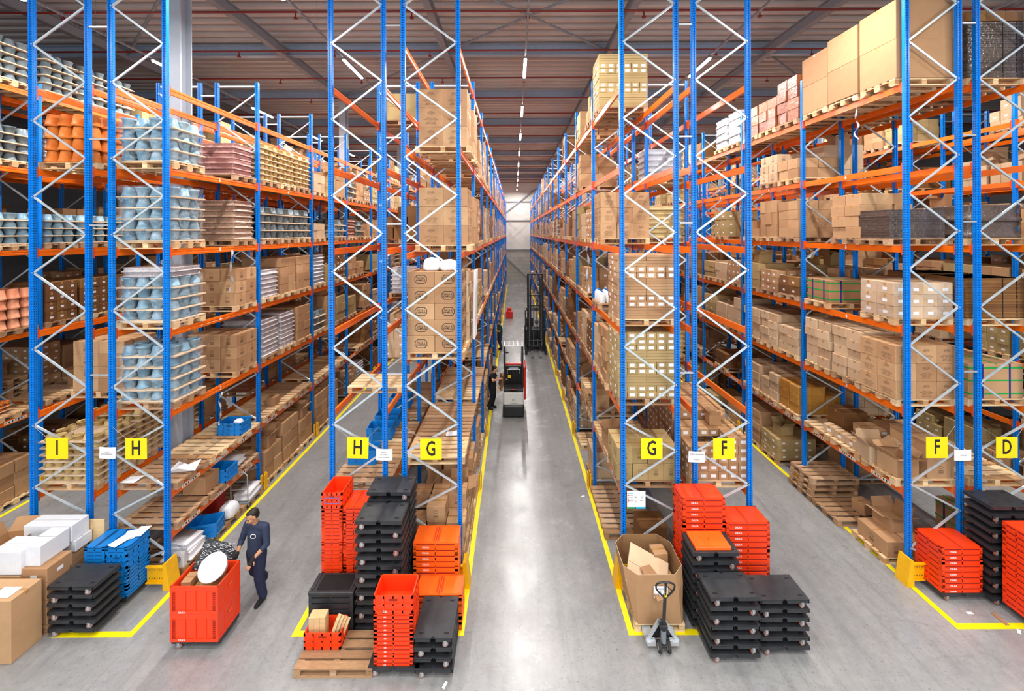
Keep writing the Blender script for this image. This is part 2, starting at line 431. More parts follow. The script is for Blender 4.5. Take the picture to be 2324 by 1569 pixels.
# light rows
lt = None; ORD = ['first', 'second', 'third', 'fourth', 'fifth', 'sixth', 'seventh', 'eighth', 'ninth', 'tenth', 'eleventh', 'twelfth', 'thirteenth', 'fourteenth', 'fifteenth', 'sixteenth']
CARD = ['one', 'two', 'three', 'four', 'five', 'six', 'seven', 'eight', 'nine', 'ten', 'eleven', 'twelve', 'thirteen', 'fourteen', 'fifteen', 'sixteen']
for x, nm in ((-11.2, 'aisle of the I sign'), (-5.27, 'aisle between the H signs'), (.37, 'aisle between the G signs'), (6.1, 'aisle between the F signs'), (11.9, 'aisle beside the D sign')):
    b = MB(); b.bar((x, -9, 12.36), (x, 52.5, 12.36), .05, .05, 'steel_grey', up=(0, 0, 1))
    yy = -8.0
    while yy < 52: b.tube((x, yy, 12.38), (x, yy, 13.75), .004, 'steel_grey', n=4, cap=False); yy += 4.65
    b.build('light_track', cat='light track', label='long thin track carrying the lamps over the %s' % nm)
    for q in range(10):
        Y = 8.35+4.65*q
        r_ = empty('ceiling_lamp', (x, Y, 12.26), cat='lamp', group='strip lamps over the aisles', label='%s strip lamp of the row over the %s' % (ORD[q], nm))
        if lt is None:
            b = MB(); b.box(0, 0, .03, .1, 1.5, .06, 'steel_grey'); ho = b.build('housing', r_)
            b = MB(); b.cbox(0, 0, -.02, .09, 1.46, .05, .015, 'lamp_glow'); df = b.build('diffuser', r_); lt = (ho, df)
        else:
            for s_ in lt: c = s_.copy(); c.parent = r_; C.objects.link(c)
        area('lamp_light', (x, Y, 12.22), (0, 0, 0), .12, 1.4, 185, (1, .97, .93))
    for Y in (3.7, -.95, -5.6):
        area('lamp_light', (x, Y, 12.22), (0, 0, 0), .12, 1.4, 185, (1, .97, .93))
# yellow floor lines
def line(nm, pts, wd=.1):
    b = MB()
    for (x0, y0), (x1, y1) in zip(pts, pts[1:]):
        if x0 == x1: b.box(x0, (y0+y1)/2, .001, wd, abs(y1-y0)+wd, .004, 'yellow_line')
        else: b.box((x0+x1)/2, y0, .001, abs(x1-x0)-wd, wd, .004, 'yellow_line')
    tag(b.build(nm), kind='structure')
line('floor_marking_1', [(-12.58, 52.6), (-12.58, 6.8), (-14, 6.8)])
line('floor_marking_2', [(-8.0, 6.8), (-6.62, 6.8), (-6.62, 52.6)])
line('floor_marking_3', [(-3.79, 52.6), (-3.79, 6.8), (-.94, 6.8), (-.94, 52.6)])
line('floor_marking_4', [(1.98, 52.6), (1.98, 6.8), (3.6, 6.8)])
line('floor_marking_5', [(7.68, 52.6), (7.68, 6.88), (10.6, 6.88)])

# ------------------------------------------------------------------ pallet racks
Y0, BAY, NB = 7.85, 2.8, 16
REG = [1.66+1.62*i for i in range(6)]            # beam centres, levels 1..6
TALL = [2.15, 4.27, 6.42, 8.55, 10.6]
#        key    x0      x1     levels  nodes  front label, short name
RK = {
 'A': (-15.4, -14.3, TALL, 1, 'tall blue and orange pallet rack furthest behind the I sign', 'outer rack left'),
 'B': (-13.9, -12.8, TALL, 0, 'pallet rack of grey flower pots across the aisle beyond the I sign', 'rack behind I'),
 'I': (-9.56, -8.45, REG, 1, 'blue and orange pallet rack carrying the yellow I sign', 'I rack'),
 'H1': (-7.99, -6.91, REG, 0, 'blue and orange pallet rack with the H sign next to the I sign', 'H rack by I'),
 'H2': (-3.63, -2.58, REG, 1, 'blue and orange pallet rack with the H sign next to the G sign', 'H rack by G'),
 'G1': (-2.19, -1.10, TALL, 0, 'blue and orange pallet rack with the G sign next to the H sign', 'G rack by H'),
 'G2': (2.14, 3.22, REG, 1, 'blue and orange pallet rack with the G sign next to the F sign', 'G rack by F'),
 'F1': (3.57, 4.65, REG, 0, 'blue and orange pallet rack with the F sign next to the G sign', 'F rack by G'),
 'F2': (7.79, 8.83, REG, 1, 'blue and orange pallet rack with the F sign next to the D sign', 'F rack by D'),
 'D': (9.19, 10.27, REG, 0, 'blue and orange pallet rack carrying the yellow D sign', 'D rack'),
 'E': (13.5, 14.6, REG, 1, 'pallet rack across the aisle beyond the D sign', 'rack beyond D aisle'),
 'Z': (15.0, 16.1, REG, 0, 'furthest pallet rack beyond the D sign', 'outer rack beyond D'),
}
def upright_mesh(h):
    b = MB()
    poly = [(-.043, -.036), (-.018, -.036), (-.012, -.02), (.012, -.02), (.018, -.036), (.043, -.036), (.043, .036), (-.043, .036)]
    b.prism(poly, .008, h, 'upright_blue'); b.box(0, 0, 0, .14, .12, .008, 'zinc')
    return b.mesh('upright')
UP = {12.6: upright_mesh(12.6), 10.95: upright_mesh(10.95)}
BRM = {}
def bracing_mesh(wd, h, flip):
    k = (round(wd, 2), h, flip)
    if k in BRM: return BRM[k]
    nodes = [.20, .61, 1.35, 1.88, 2.55, 3.11]; z = 3.11
    while z+.755 < h-.15: z += .755; nodes.append(z)
    b = MB(); a = wd/2-.03
    for i, (z0, z1) in enumerate(zip(nodes, nodes[1:])):
        s0 = 1 if (i+flip) % 2 else -1
        # nodes[0] is on the side opposite nodes[1]
        b.bar((s0*a, -.012, z0), (-s0*a, -.012, z1), .036, .022, 'galv')
        b.tube((-s0*a, -.045, z1), (-s0*a, .03, z1), .014, 'zinc', n=6)
    b.bar((-a, 0, .2), (a, 0, .2), .035, .03, 'galv')
    if h < 12: b.bar((-a, 0, h-.1), (a, 0, h-.1), .04, .03, 'galv')
    BRM[k] = b.mesh('bracing'); return BRM[k]
def beam_mb(side):
    """one orange beam, hooked at both ends; side = +1 faces +X"""
    b = MB(); Lh = BAY/2-.05
    b.prism([(-.02, -.065), (.02, -.065), (.024, -.02), (.016, -.012), (.016, .012), (.024, .02), (.02, .065), (-.02, .065)], -Lh, Lh, 'orange_steel',
            mx=Matrix.Rotation(rad(90), 4, 'X'))
    for e in (-1, 1): b.box(side*.005, e*(BAY/2-.045), -.11, .07, .055, .22, 'connector')
    return b
BEAM = {s_: beam_mb(s_) for s_ in (-1, 1)}
BEAMM = {s_: BEAM[s_].mesh('rack_beam') for s_ in (-1, 1)}
RACK = {}
def lev(r, n): return RK[r][2][n-1]+.067          # top of the beams of level n
def part(root, name, me, loc, **tg):
    o = bpy.data.objects.new(name, me); C.objects.link(o); o.parent = root; o.location = loc; return tag(o, **tg)
gb = MB()
for q, (gx, gy) in enumerate(((-.0, -.11), (-.08, -.04), (.08, -.04))): gb.cbox(gx, gy, 0, .07, .035, .42, .01, 'yellow_paint') if q else gb.cbox(0, -.1, 0, .15, .03, .42, .01, 'yellow_paint')
GUARD = gb.mesh('post_guard')
for key, (x0, x1, lv, flip, lab, short) in RK.items():
    wd = x1-x0; xc = (x0+x1)/2
    far = key in 'ABEZ'
    root = empty('pallet_rack', (xc, Y0, 0), cat='rack', label=lab); RACK[key] = root
    for q in range(NB+1):
        Y = q*BAY; h = 12.6 if q == 0 else 10.95
        if q == 0 and key in ('A', 'B', 'E', 'Z'): pass
        for s_ in (-1, 1): part(root, 'upright', UP[h], (s_*(wd/2), Y, 0))
        part(root, 'bracing', bracing_mesh(wd, h, flip), (0, Y, 0))
        if q and q < 14:
            aisle = 1 if flip == 0 else -1
            part(root, 'post_guard', GUARD, (aisle*(wd/2+.085), Y, 0)).rotation_euler = (0, 0, rad(90)*aisle)
    stuff = MB(); cnt = 0
    levels = list(lv)
    for q in range(NB):
        for li, z in enumerate(levels):
            for s_ in (-1, 1):
                loc = (s_*wd/2, (q+.5)*BAY, z)
                if key == 'H2' and li == 0 and q < 1 and s_ == -1: pass
                if cnt < 96:
                    part(root, 'beam', BEAMM[s_], loc); cnt += 1
                else: stuff.put(BEAM[s_], Matrix.Translation(loc))
        if key == 'H1':
            part(root, 'beam', BEAMM[1], (wd/2, (q+.5)*BAY, .85)) if q == 0 else None
            if q == 0: part(root, 'beam', BEAMM[-1], (-wd/2, (q+.5)*BAY, .85))
    o = stuff.build('beam', root, kind='stuff'); o.location = (0, 0, 0)
    # little spacers to the rack behind
    if key in ('A', 'I', 'H2', 'G2', 'F2', 'E'):
        gap = {'A': .4, 'I': .46, 'H2': .39, 'G2': .35, 'F2': .36, 'E': .4}[key]
        sp = MB(); sp.box(gap/2-.012, 0, -.015, gap-.07, .03, .03, 'zinc'); me = sp.mesh('spacer')
        for q in range(0, 9):
            for z in ((4.1, 7.07, 8.78, 11.0) if q == 0 else (7.07, 10.6)):
                part(root, 'row_spacer', me, (wd/2+.03, q*BAY-.02, z))
# location stickers and level numbers on beams
tg_ = MB()
tg_.box(0, 0, -.035, .004, .46, .07, 'sticker')
for i in range(7): tg_.box(0, -.19+i*.063, -.022, .0055, .03, .044, 'ink' if i % 3 else 'yellow_paint')
TAGM = tg_.mesh('location_sticker')
for key, aisle in (('H1', 1), ('F2', -1), ('G1', 1), ('G2', -1), ('F1', 1), ('H2', -1), ('B', 1)):
    wd = RK[key][1]-RK[key][0]
    for q in range(0, 5):
        for c in (-.86, 0, .86): part(RACK[key], 'location_sticker', TAGM, (aisle*(wd/2+.026), (q+.5)*BAY+c, RK[key][2][0]))
    if key == 'H1':
        for c in (-.86, 0, .86): part(RACK[key], 'location_sticker', TAGM, (aisle*(wd/2+.026), .5*BAY+c, .85))
for key, aisle in (('H1', 1), ('F2', -1)):
    wd = RK[key][1]-RK[key][0]
    for n_ in (2, 3, 4, 5):
        t_ = MB(); t_.put(text_geo(str(n_+1), .11, 'paper', bold=.004), on_right(.004, 0, 0) if aisle > 0 else on_left(-.004, 0, 0)); me = t_.mesh('level_number')
        for q in range(0, 4): part(RACK[key], 'level_number', me, (aisle*(wd/2+.024), (q+.5)*BAY, RK[key][2][n_-1]))
# yellow end guards
def end_guard(x, y, s_, lab):
    r_ = empty('end_guard', (x, y, 0), cat='guard', group='yellow rack end guards', label=lab)
    b = MB(); b.cbox(-s_*.16, .0, .14, .36, .012, .3, .004, 'yellow_paint')
    b.box(-s_*.16, -.02, .12, .36, .05, .02, 'yellow_paint'); b.box(-s_*.16, -.02, .43, .36, .05, .02, 'yellow_paint')
    for i in range(6): b.box(-s_*(.04+.05*i), -.008, .2, .012, .008, .012, 'dark_hole'); b.box(-s_*(.04+.05*i), -.008, .36, .012, .008, .012, 'dark_hole')
    b.build('side_plate', r_)
    b = MB(); b.add([(s_*x_, y_, z_) for x_, y_, z_ in ((.0, -.05, 0), (.14, -.05, 0), (.06, -.05, .52), (0, -.05, .5), (0, .2, 0), (.14, .2, 0), (.06, .2, .52), (0, .2, .5))],
                    [(0, 1, 2, 3), (7, 6, 5, 4), (1, 5, 6, 2), (3, 2, 6, 7), (0, 3, 7, 4)], 'yellow_paint'); b.build('corner_plate', r_)
end_guard(-6.82, 7.68, 1, 'yellow steel guard at the foot of the H rack beside the blue crates')
end_guard(7.70, 7.68, -1, 'yellow steel guard at the foot of the F rack beside the red folded crates')
end_guard(-1.02, 7.68, 1, 'yellow steel guard at the foot of the G rack behind the orange folded crates')
end_guard(2.06, 7.68, -1, 'yellow steel guard at the foot of the G rack behind the big carton bin')

# hanging letter signs and paper notes
def letter_sign(px, py, ch, lab, tilt=0):
    Y = 7.74; x, z = P(px, py, Y)
    r_ = empty('letter_sign', (x, Y, z), cat='sign', label=lab); r_.rotation_euler = (0, tilt, 0)
    b = MB(); b.box(0, 0, -.205, .42, .006, .41, 'yellow_sign'); b.build('board', r_)
    b = MB(); g = text_geo(ch, .36, 'ink', bold=.006)
    b.put(g, on_front(0, -.0045, .0, .74, 1.12)); b.build('letter', r_)
    b = MB(); b.tube((-.19, 0, .2), (-.5, .03, .42), .0025, 'zinc', n=4); b.tube((.19, 0, .2), (.4, .03, .42), .0025, 'zinc', n=4); b.build('hanging_wire', r_)
letter_sign(130, 1018, 'I', 'yellow square hanging sign with a black letter I')
letter_sign(309, 1019, 'H', 'yellow square sign with black letter H, hanging beside the I sign')
letter_sign(812, 1017, 'H', 'slightly tilted yellow sign with black letter H, beside the G sign', .03)
letter_sign(978, 1020, 'G', 'yellow square sign with black letter G, next to the tilted H sign')
letter_sign(1479, 1019, 'G', 'yellow square sign with black letter G, next to the F sign')
letter_sign(1643, 1019, 'F', 'yellow square sign with black letter F, above the orange crate stacks')
letter_sign(2126, 1016, 'F', 'yellow square sign with black letter F, next to the D sign')
letter_sign(2285, 1016, 'D', 'yellow square hanging sign with a black letter D')
def note(px, py, wpx, hpx, txt, size, lab, tilt=0, Y=7.808):
    x, z = P(px, py, Y); k = Y/F
    r_ = empty('paper_note', (x, Y, z), cat='notice', label=lab); r_.rotation_euler = (0, tilt, 0)
    b = MB(); n_ = 6; ww = wpx*k; hh = hpx*k
    vs = [(-ww/2+ww*i/n_, -.012*sin(pi*i/n_), zz) for zz in (-hh/2, hh/2) for i in range(n_+1)]
    b.add(vs, [(i, i+1, n_+2+i, n_+1+i) for i in range(n_)], 'paper'); b.build('sheet', r_)
    b = MB(); b.put(text_geo(txt, size, 'ink', space=1.5), on_front(0, -.016, 0)); b.build('lettering', r_)
note(244, 1028, 37, 26, "PALLETS\nRETOURZENDEN", .03, 'white paper note on the blue post between the I and H signs', .03)
note(872, 1032, 37, 26, "DOLLY'S\nKRATTEN\nKARTONNAGE", .032, 'white paper note on the post between the tilted H and G signs', .02)
note(1581, 1037, 37, 25, "PUINCONTAINER\n+\nPLASTIC", .034, 'white paper note on the post between the G and F signs', .04)
note(2185, 1033, 39, 25, "LEGBORD", .03, 'white paper note on the post between the F and D signs')
# instruction board
x, z = P(1444, 1135, 7.805); r_ = empty('instruction_board', (x, 7.805, z), cat='sign', label='white instruction board with green and blue bottom strip on the G rack post')
k = 7.74/F
b = MB(); b.box(0, 0, -20*k, 42*k, .006, 40*k, 'paper'); b.box(-11*k, -.004, -20*k, 19.5*k, .002, 4*k, 'green_band'); b.box(9*k, -.004, -20*k, 23.5*k, .002, 4*k, 'cyan_band'); b.build('board', r_)
b = MB()
for i in range(2):
    for j in range(2):
        cx, cz = (-1+12*i)*k, (6-10*j)*k
        for q in range(5): b.box(cx+R.uniform(-2, 3)*k, -.004, cz+R.uniform(-4, 3)*k, R.uniform(2, 7)*k, .001, .5*k, 'steel_grey')
for q, m_ in enumerate(('truck_red', 'yellow_paint', 'blue_steel', 'truck_red')):
    b.lathe([(1.4*k, 0), (1.4*k, .001)], m_, n=10, mx=on_front(-18*k, -.0045, (11-4.3*q)*k))
    for i in range(2): b.box(-12*k, -.004, (11.2-4.3*q-1.2*i)*k, 8*k, .001, .5*k, 'steel_grey')
b.box(-14*k, -.004, 14.5*k, 12*k, .001, 1.1*k, 'cyan_band'); b.build('printing', r_)

# ------------------------------------------------------------------ templates for goods
TP = {}
def tp(key, fn):
    if key not in TP:
        b = fn(); TP[key] = (b, b.mesh(key if isinstance(key, str) else str(key[0])))
    return TP[key]
def pallet(mat='pallet_wood', wx=1.2, wy=.8, seed=0):
    def fn():
        q = random.Random(seed+3); b = MB()
        for x in (-wx/2+.05, 0, wx/2-.05):
            b.box(x, 0, .1, .1, wy, .022, mat)
            for y in (-wy/2+.07, 0, wy/2-.07): b.box(x, y, .022, .1, .13, .078, mat)
        for y in (-wy/2+.05, 0, wy/2-.05): b.box(0, y, 0, wx, .1, .022, mat)
        ws = [.125, .1, .125, .1, .125]; y = -wy/2
        if wy < .7: ws = [.12, .12, .12, .12]
        if wy > .85: ws = [.13, .1, .12, .12, .1, .13]
        gap = (wy-sum(ws))/(len(ws)-1)
        for ww in ws: b.box(q.uniform(-.004, .004), y+ww/2, .122, wx, ww, .022, mat); y += ww+gap
        return b
    return tp(('pallet', mat, wx, wy, seed), fn)
def oval(b, cx, cz, rx, rz, th, mat, mx, n=16):
    p0 = [(cx+rx*cos(2*pi*i/n), cz+rz*sin(2*pi*i/n), 0) for i in range(n)]; p1 = [(cx+(rx-th)*cos(2*pi*i/n), cz+(rz-th)*sin(2*pi*i/n), 0) for i in range(n)]
    b.add(p0+p1, [(i, (i+1) % n, n+(i+1) % n, n+i) for i in range(n)], mat, mx=mx)
def octagon(b, rx, rz, c, th, mat, mx, cx=0, cz=0):
    def ring(rx, rz, c): return [(cx+x, cz+z, 0) for x, z in ((-rx+c, -rz), (rx-c, -rz), (rx, -rz+c), (rx, rz-c), (rx-c, rz), (-rx+c, rz), (-rx, rz-c), (-rx, -rz+c))]
    a, d = ring(rx, rz, c), ring(rx-th, rz-th, c-th*.4)
    b.add(a+d, [(i, (i+1) % 8, 8+(i+1) % 8, 8+i) for i in range(8)], mat, mx=mx)
LOGO = text_geo('DILLE &\nKAMILLE', .05, 'ink', bold=.001, space=.85)
MARK = text_geo('DILKA', .045, 'print_dark')
LINES = text_geo('ORDER NO : 48127\nITEM NO : GLASS NATUREL\nQUANTITY : 24 PCS\nWEIGHT : 11 KG\nMADE IN : VIETNAM', .026, 'print_dark', space=1.15)
def carton(w_, d, h, mat='carton', style='tape', open_=False):
    """a box w_ x d x h with origin at the bottom centre"""
    def fn():
        b = MB(); e = .0015
        b.cbox(0, 0, 0, w_, d, h, .006, mat)
        tw = min(.05, d*.2)
        if style == 'white':
            b.box(0, 0, h-.001, w_*.98, .004, .002, 'print_dark'); return b
        if style == 'bare': return b
        if style != 'flat':
            b.box(0, 0, h-.001, w_-.014, tw, .0022, 'tape'); b.box(0, 0, h+.0005, w_-.02, .003, .002, 'print_dark')
            for s_ in (-1, 1): b.box(s_*w_/2, 0, h-min(.07, h*.3), .0025, tw, min(.06, h*.26), 'tape')
        if style == 'label':
            lw, lh = min(.11, w_*.52), min(.06, h*.5)
            b.box(0, -d/2, h*.3, lw, .003, lh, 'sticker'); b.box(w_/2, 0, h*.3, .003, min(.1, d*.3), lh, 'sticker'); b.box(-w_/2, 0, h*.3, .003, min(.1, d*.3), lh, 'sticker')
        if style == 'flat':
            b.box(0, -d/2, h*.55, w_*.96, .002, .004, 'print_dark'); b.box(w_/2, 0, h*.2, .003, min(.1, d*.2), h*.5, 'sticker')
            b.box(-w_/2, 0, h*.2, .003, min(.1, d*.2), h*.5, 'sticker')
        if style == 'logo':
            for mx in (on_front(0, -d/2-e, h*.52), on_right(w_/2+e, 0, h*.52), on_left(-w_/2-e, 0, h*.52)):
                octagon(b, .125, .088, .05, .012, 'ink', mx); b.put(LOGO, mx)
        if style == 'print':
            s = min(1, w_/.5, h/.38)
            for mx in (on_front(0, -d/2-e, h*.5), on_right(w_/2+e, 0, h*.5), on_left(-w_/2-e, 0, h*.5)):
                m2 = mx @ Matrix.Diagonal((s, s, 1, 1)); b.put(LINES, m2 @ Matrix.Translation((0, -.08, 0)))
                oval(b, 0, .1, .075, .036, .004, 'print_dark', m2); b.put(MARK, m2 @ Matrix.Translation((0, .1, 0)))
        if style == 'mark':
            for mx in (on_front(0, -d/2-e, h*.5), on_right(w_/2+e, 0, h*.5), on_left(-w_/2-e, 0, h*.5)):
                s = min(1, w_/.34, h/.26); m2 = mx @ Matrix.Diagonal((s, s, 1, 1))
                oval(b, 0, .04, .05, .03, .006, 'print_dark', m2, 10)
                for i in range(3): b.add([(-.05, -.03-.022*i, 0), (.05, -.03-.022*i, 0), (.05, -.02-.022*i, 0), (-.05, -.02-.022*i, 0)], [(0, 1, 2, 3)], 'print_dark', mx=m2)
        return b
    return tp(('carton', w_, d, h, mat, style), fn)
def simple(w_, d, h, mat='carton', style=''):
    """plainer box for far copies"""
    def fn():
        b = MB(); b.box(0, 0, 0, w_, d, h, mat)
        if style != 'bare': b.box(0, 0, h, w_-.01, .03, .002, 'tape')
        if style == 'label': b.box(0, -d/2, h*.3, .08, .004, .05, 'sticker'); b.box(w_/2, 0, h*.3, .004, .08, .05, 'sticker'); b.box(-w_/2, 0, h*.3, .004, .08, .05, 'sticker')
        return b
    return tp(('s', w_, d, h, mat, style), fn)
def open_carton(w_, d, h, mat='carton', seed=0):
    def fn():
        q = random.Random(seed); b = MB(); t = .006
        b.box(0, 0, 0, w_, d, t, mat)
        b.box(-w_/2+t/2, 0, t, t, d, h-t, mat); b.box(w_/2-t/2, 0, t, t, d, h-t, mat)
        b.box(0, -d/2+t/2, t, w_-2*t, t, h-t, mat); b.box(0, d/2-t/2, t, w_-2*t, t, h-t, mat)
        b.box(0, 0, t, w_-2*t-.01, d-2*t-.01, h*.5, 'carton_inside')
        for s_, ax in ((-1, 'x'), (1, 'x'), (-1, 'y'), (1, 'y')):
            an = rad(q.uniform(10, 75)); l = min(w_, d)/2*.95
            if ax == 'x':
                dx, dz = s_*l*sin(an), l*cos(an); x = s_*(w_/2-.003)
                b.add([(x, -d/2+.004, h), (x, d/2-.004, h), (x+dx, d/2-.012, h+dz), (x+dx, -d/2+.012, h+dz)] + [(x-s_*.004, -d/2+.004, h+.002), (x-s_*.004, d/2-.004, h+.002), (x+dx-s_*.004, d/2-.012, h+dz+.002), (x+dx-s_*.004, -d/2+.012, h+dz+.002)],
                      [(0, 1, 2, 3), (7, 6, 5, 4), (0, 3, 7, 4), (1, 2, 6, 5), (2, 3, 7, 6), (0, 1, 5, 4)], mat)
            else:
                dy, dz = s_*l*sin(an), l*cos(an); y = s_*(d/2-.003)
                b.add([(-w_/2+.004, y, h), (w_/2-.004, y, h), (w_/2-.012, y+dy, h+dz), (-w_/2+.012, y+dy, h+dz)] + [(-w_/2+.004, y-s_*.004, h+.002), (w_/2-.004, y-s_*.004, h+.002), (w_/2-.012, y+dy-s_*.004, h+dz+.002), (-w_/2+.012, y+dy-s_*.004, h+dz+.002)],
                      [(0, 1, 2, 3), (7, 6, 5, 4), (0, 3, 7, 4), (1, 2, 6, 5), (2, 3, 7, 6), (0, 1, 5, 4)], mat)
        return b
    return tp(('open', w_, d, h, mat, seed), fn)
def pot(r, h, mat, up=False):
    def fn():
        b = MB(); k = -1 if up else 1
        prof = [(r*.66, 0), (r*.72, h*.1), (r*.93, h*.8), (r*1.0, h*.82), (r*1.03, h*.98), (r*.97, h), (r*.9, h*.9)]
        if not up: b.lathe(prof, mat, n=12, caps=(True, True))
        else: b.lathe([(a, h-z) for a, z in reversed(prof[:-1])], mat, n=12, caps=(False, True))
        return b
    return tp(('pot', r, h, mat, up), fn)
def slab_stack(w_, d, nl, lh, mat, seed=0, bulge=.03, mat2=None):
    """layers squeezed under stretch film: one wrapped unit"""
    def fn():
        q = random.Random(seed); b = MB(); n = 28
        for l in range(nl):
            rings = []
            ox, oy = q.uniform(-.01, .01), q.uniform(-.01, .01)
            for f, ins in ((0, .02), (.02, .0), (.2, .0), (.3, .03), (.6, .04), (.9, .022), (1, .02)):
                ring = []
                for i in range(n):
                    a = 2*pi*i/n+.02; c_, s_ = cos(a), sin(a); e = .1
                    x = math.copysign(abs(c_)**e, c_)*(w_/2-ins*1.0); y = math.copysign(abs(s_)**e, s_)*(d/2-ins)
                    k = q.uniform(-1, 1)*bulge*(1 if .25 < f < .95 else .25)
                    ring.append((x*(1+k)+ox, y*(1+k)+oy, lh*(l+f)))
                rings.append(ring)
            vs = [p for r_ in rings for p in r_]
            b.add(vs, [(j*n+i, j*n+(i+1) % n, (j+1)*n+(i+1) % n, (j+1)*n+i) for j in range(6) for i in range(n)]+[tuple(6*n+i for i in range(n))], (mat2 if mat2 and l % 2 else mat), True)
        return b
    return tp(('wrap', w_, d, nl, lh, mat, seed), fn)
def sheet_bundle(w_, d, h, mat, straps=True, seed=0):
    """strapped bundle of flattened cartons: many thin edges"""
    def fn():
        q = random.Random(seed); b = MB(); z = 0
        while z < h-.01:
            t = q.choice((.014, .018, .024)); b.box(q.uniform(-.006, .006), q.uniform(-.006, .006), z, w_-q.uniform(0, .012), d-q.uniform(0, .012), t-.002, mat); z += t
        b.box(0, 0, 0, w_-.03, d-.03, z-.002, mat)
        if straps:
            for x in (-w_*.28, w_*.12, w_*.36): b.box(x, 0, 0, .012, d+.012, z+.004, 'ink' if h > .6 else 'sticker')
        return b
    return tp(('sheets', w_, d, h, mat, seed), fn)

ROWW = {1: [''], 2: ['front ', 'rear '], 3: ['front ', 'middle ', 'rear '], 4: ['front ', 'second-row ', 'third-row ', 'rear ']}
RNK = {1: 'first', 2: 'second', 3: 'third', 4: 'fourth', 5: 'fifth', 6: 'sixth', 7: 'seventh', 8: 'eighth', 9: 'ninth'}
def obj(name, T, loc, rz=0, rot=None, **tg):
    o = bpy.data.objects.new(name, T[1]); C.objects.link(o); o.location = loc; o.rotation_euler = rot or (0, 0, rz); return tag(o, **tg)
def mput(kind, T, loc, rz=0): mass(kind, T[0], Matrix.Translation(loc) @ Matrix.Rotation(rz, 4, 'Z'))
NPAL = [0]
def put_pallet(x, y, z, where, ind=True, mat=None, rz=0, n_='', wx=1.2, wy=.8, col='pale'):
    T = pallet(mat or R.choice(('pallet_wood', 'pallet_wood', 'pallet_old')), wx, wy, R.randrange(3))
    if ind: NPAL[0] += 1; return obj('wooden_pallet', T, (x, y, z), rz+R.uniform(-.012, .012), cat='pallet', group='wooden pallets on the racks and floor', label=('%s wooden pallet %s' % (col, where)))
    mput('wooden_pallet', T, (x, y, z), rz)
SLOT = lambda s: .12+.87*s+.4
def shelf_where(r, n, q, s):
    sl = RNK[q*3+s+1] if q*3+s+1 <= 9 else None
    lv_ = 'floor' if n == 0 else ('low shelf' if n == .5 else 'shelf %s' % CARD[int(n)-1])
    return '%s pallet, %s, %s' % (sl or ('bay %s' % CARD[q]), lv_, RK[r][5])
def cartons(r, n, q, s, nx, ny, nz, h, mat='carton', style='tape', adj='brown', ind=True, w_=1.14, d=.78, jit=.006, dx=0, dy=0, skip=(), z=None, pal=True, pmat=None, gaps=.002, kindname='cardboard_carton', hang=0, lay=None):
    """a pallet of cartons on rack r, level n (0 floor), bay q, slot s"""
    x0, x1 = RK[r][0], RK[r][1]; xc = (x0+x1)/2+dx; Y = Y0+q*BAY+SLOT(s)+dy
    z = z if z is not None else (0 if n == 0 else (.92 if n == .5 else lev(r, n)))
    aisle = 1 if RK[r][3] == 0 else -1
    wh = shelf_where(r, n, q, s)
    if pal: put_pallet(xc, Y, z+.002, 'under the load, %s' % wh, ind, pmat); z += .146
    bw, bd = w_/nx, d/ny
    for l in range(nz):
        lx, ly, lh, st = nx, ny, h, style
        if lay: lx, ly, lh, st = lay[l]
        bw, bd = w_/lx, d/ly
        T = (carton if ind else simple)(round(bw-gaps*2, 3), round(bd-gaps*2, 3), round(lh-.002, 3), mat, st)
        for j in range(ly):
            for i in range(lx):
                if (i, j, l) in skip or (0 < i < lx-1 and 0 < j < ly-1 and l < nz-1): continue
                lo = (xc-w_/2+bw*(i+.5)+R.uniform(-jit, jit), Y-d/2+bd*(j+.5)+R.uniform(-jit, jit), z+.001)
                if ind:
                    ci_ = (lx-i) if aisle > 0 else i+1
                    kn = kindname if kindname != 'cardboard_carton' else ('printed_carton' if style in ('print', 'logo', 'mark') else 'pale_carton' if mat == 'carton_pale' else 'dark_carton' if mat == 'carton_dark' else kindname)
                    obj(kn, T, lo, R.uniform(-.01, .01), cat='carton', group='%s cartons of the %s' % (adj, wh),
                        label='%s carton, %scolumn %s, layer %s, %s' % (adj, ROWW[ly][j] if ly <= 4 else '', CARD[ci_-1], CARD[l], wh))
                elif not (0 < i < lx-1 and 0 < j < ly-1 and l < nz-1): mput(kindname, T, lo, R.uniform(-.01, .01))
        z += lh
    return z
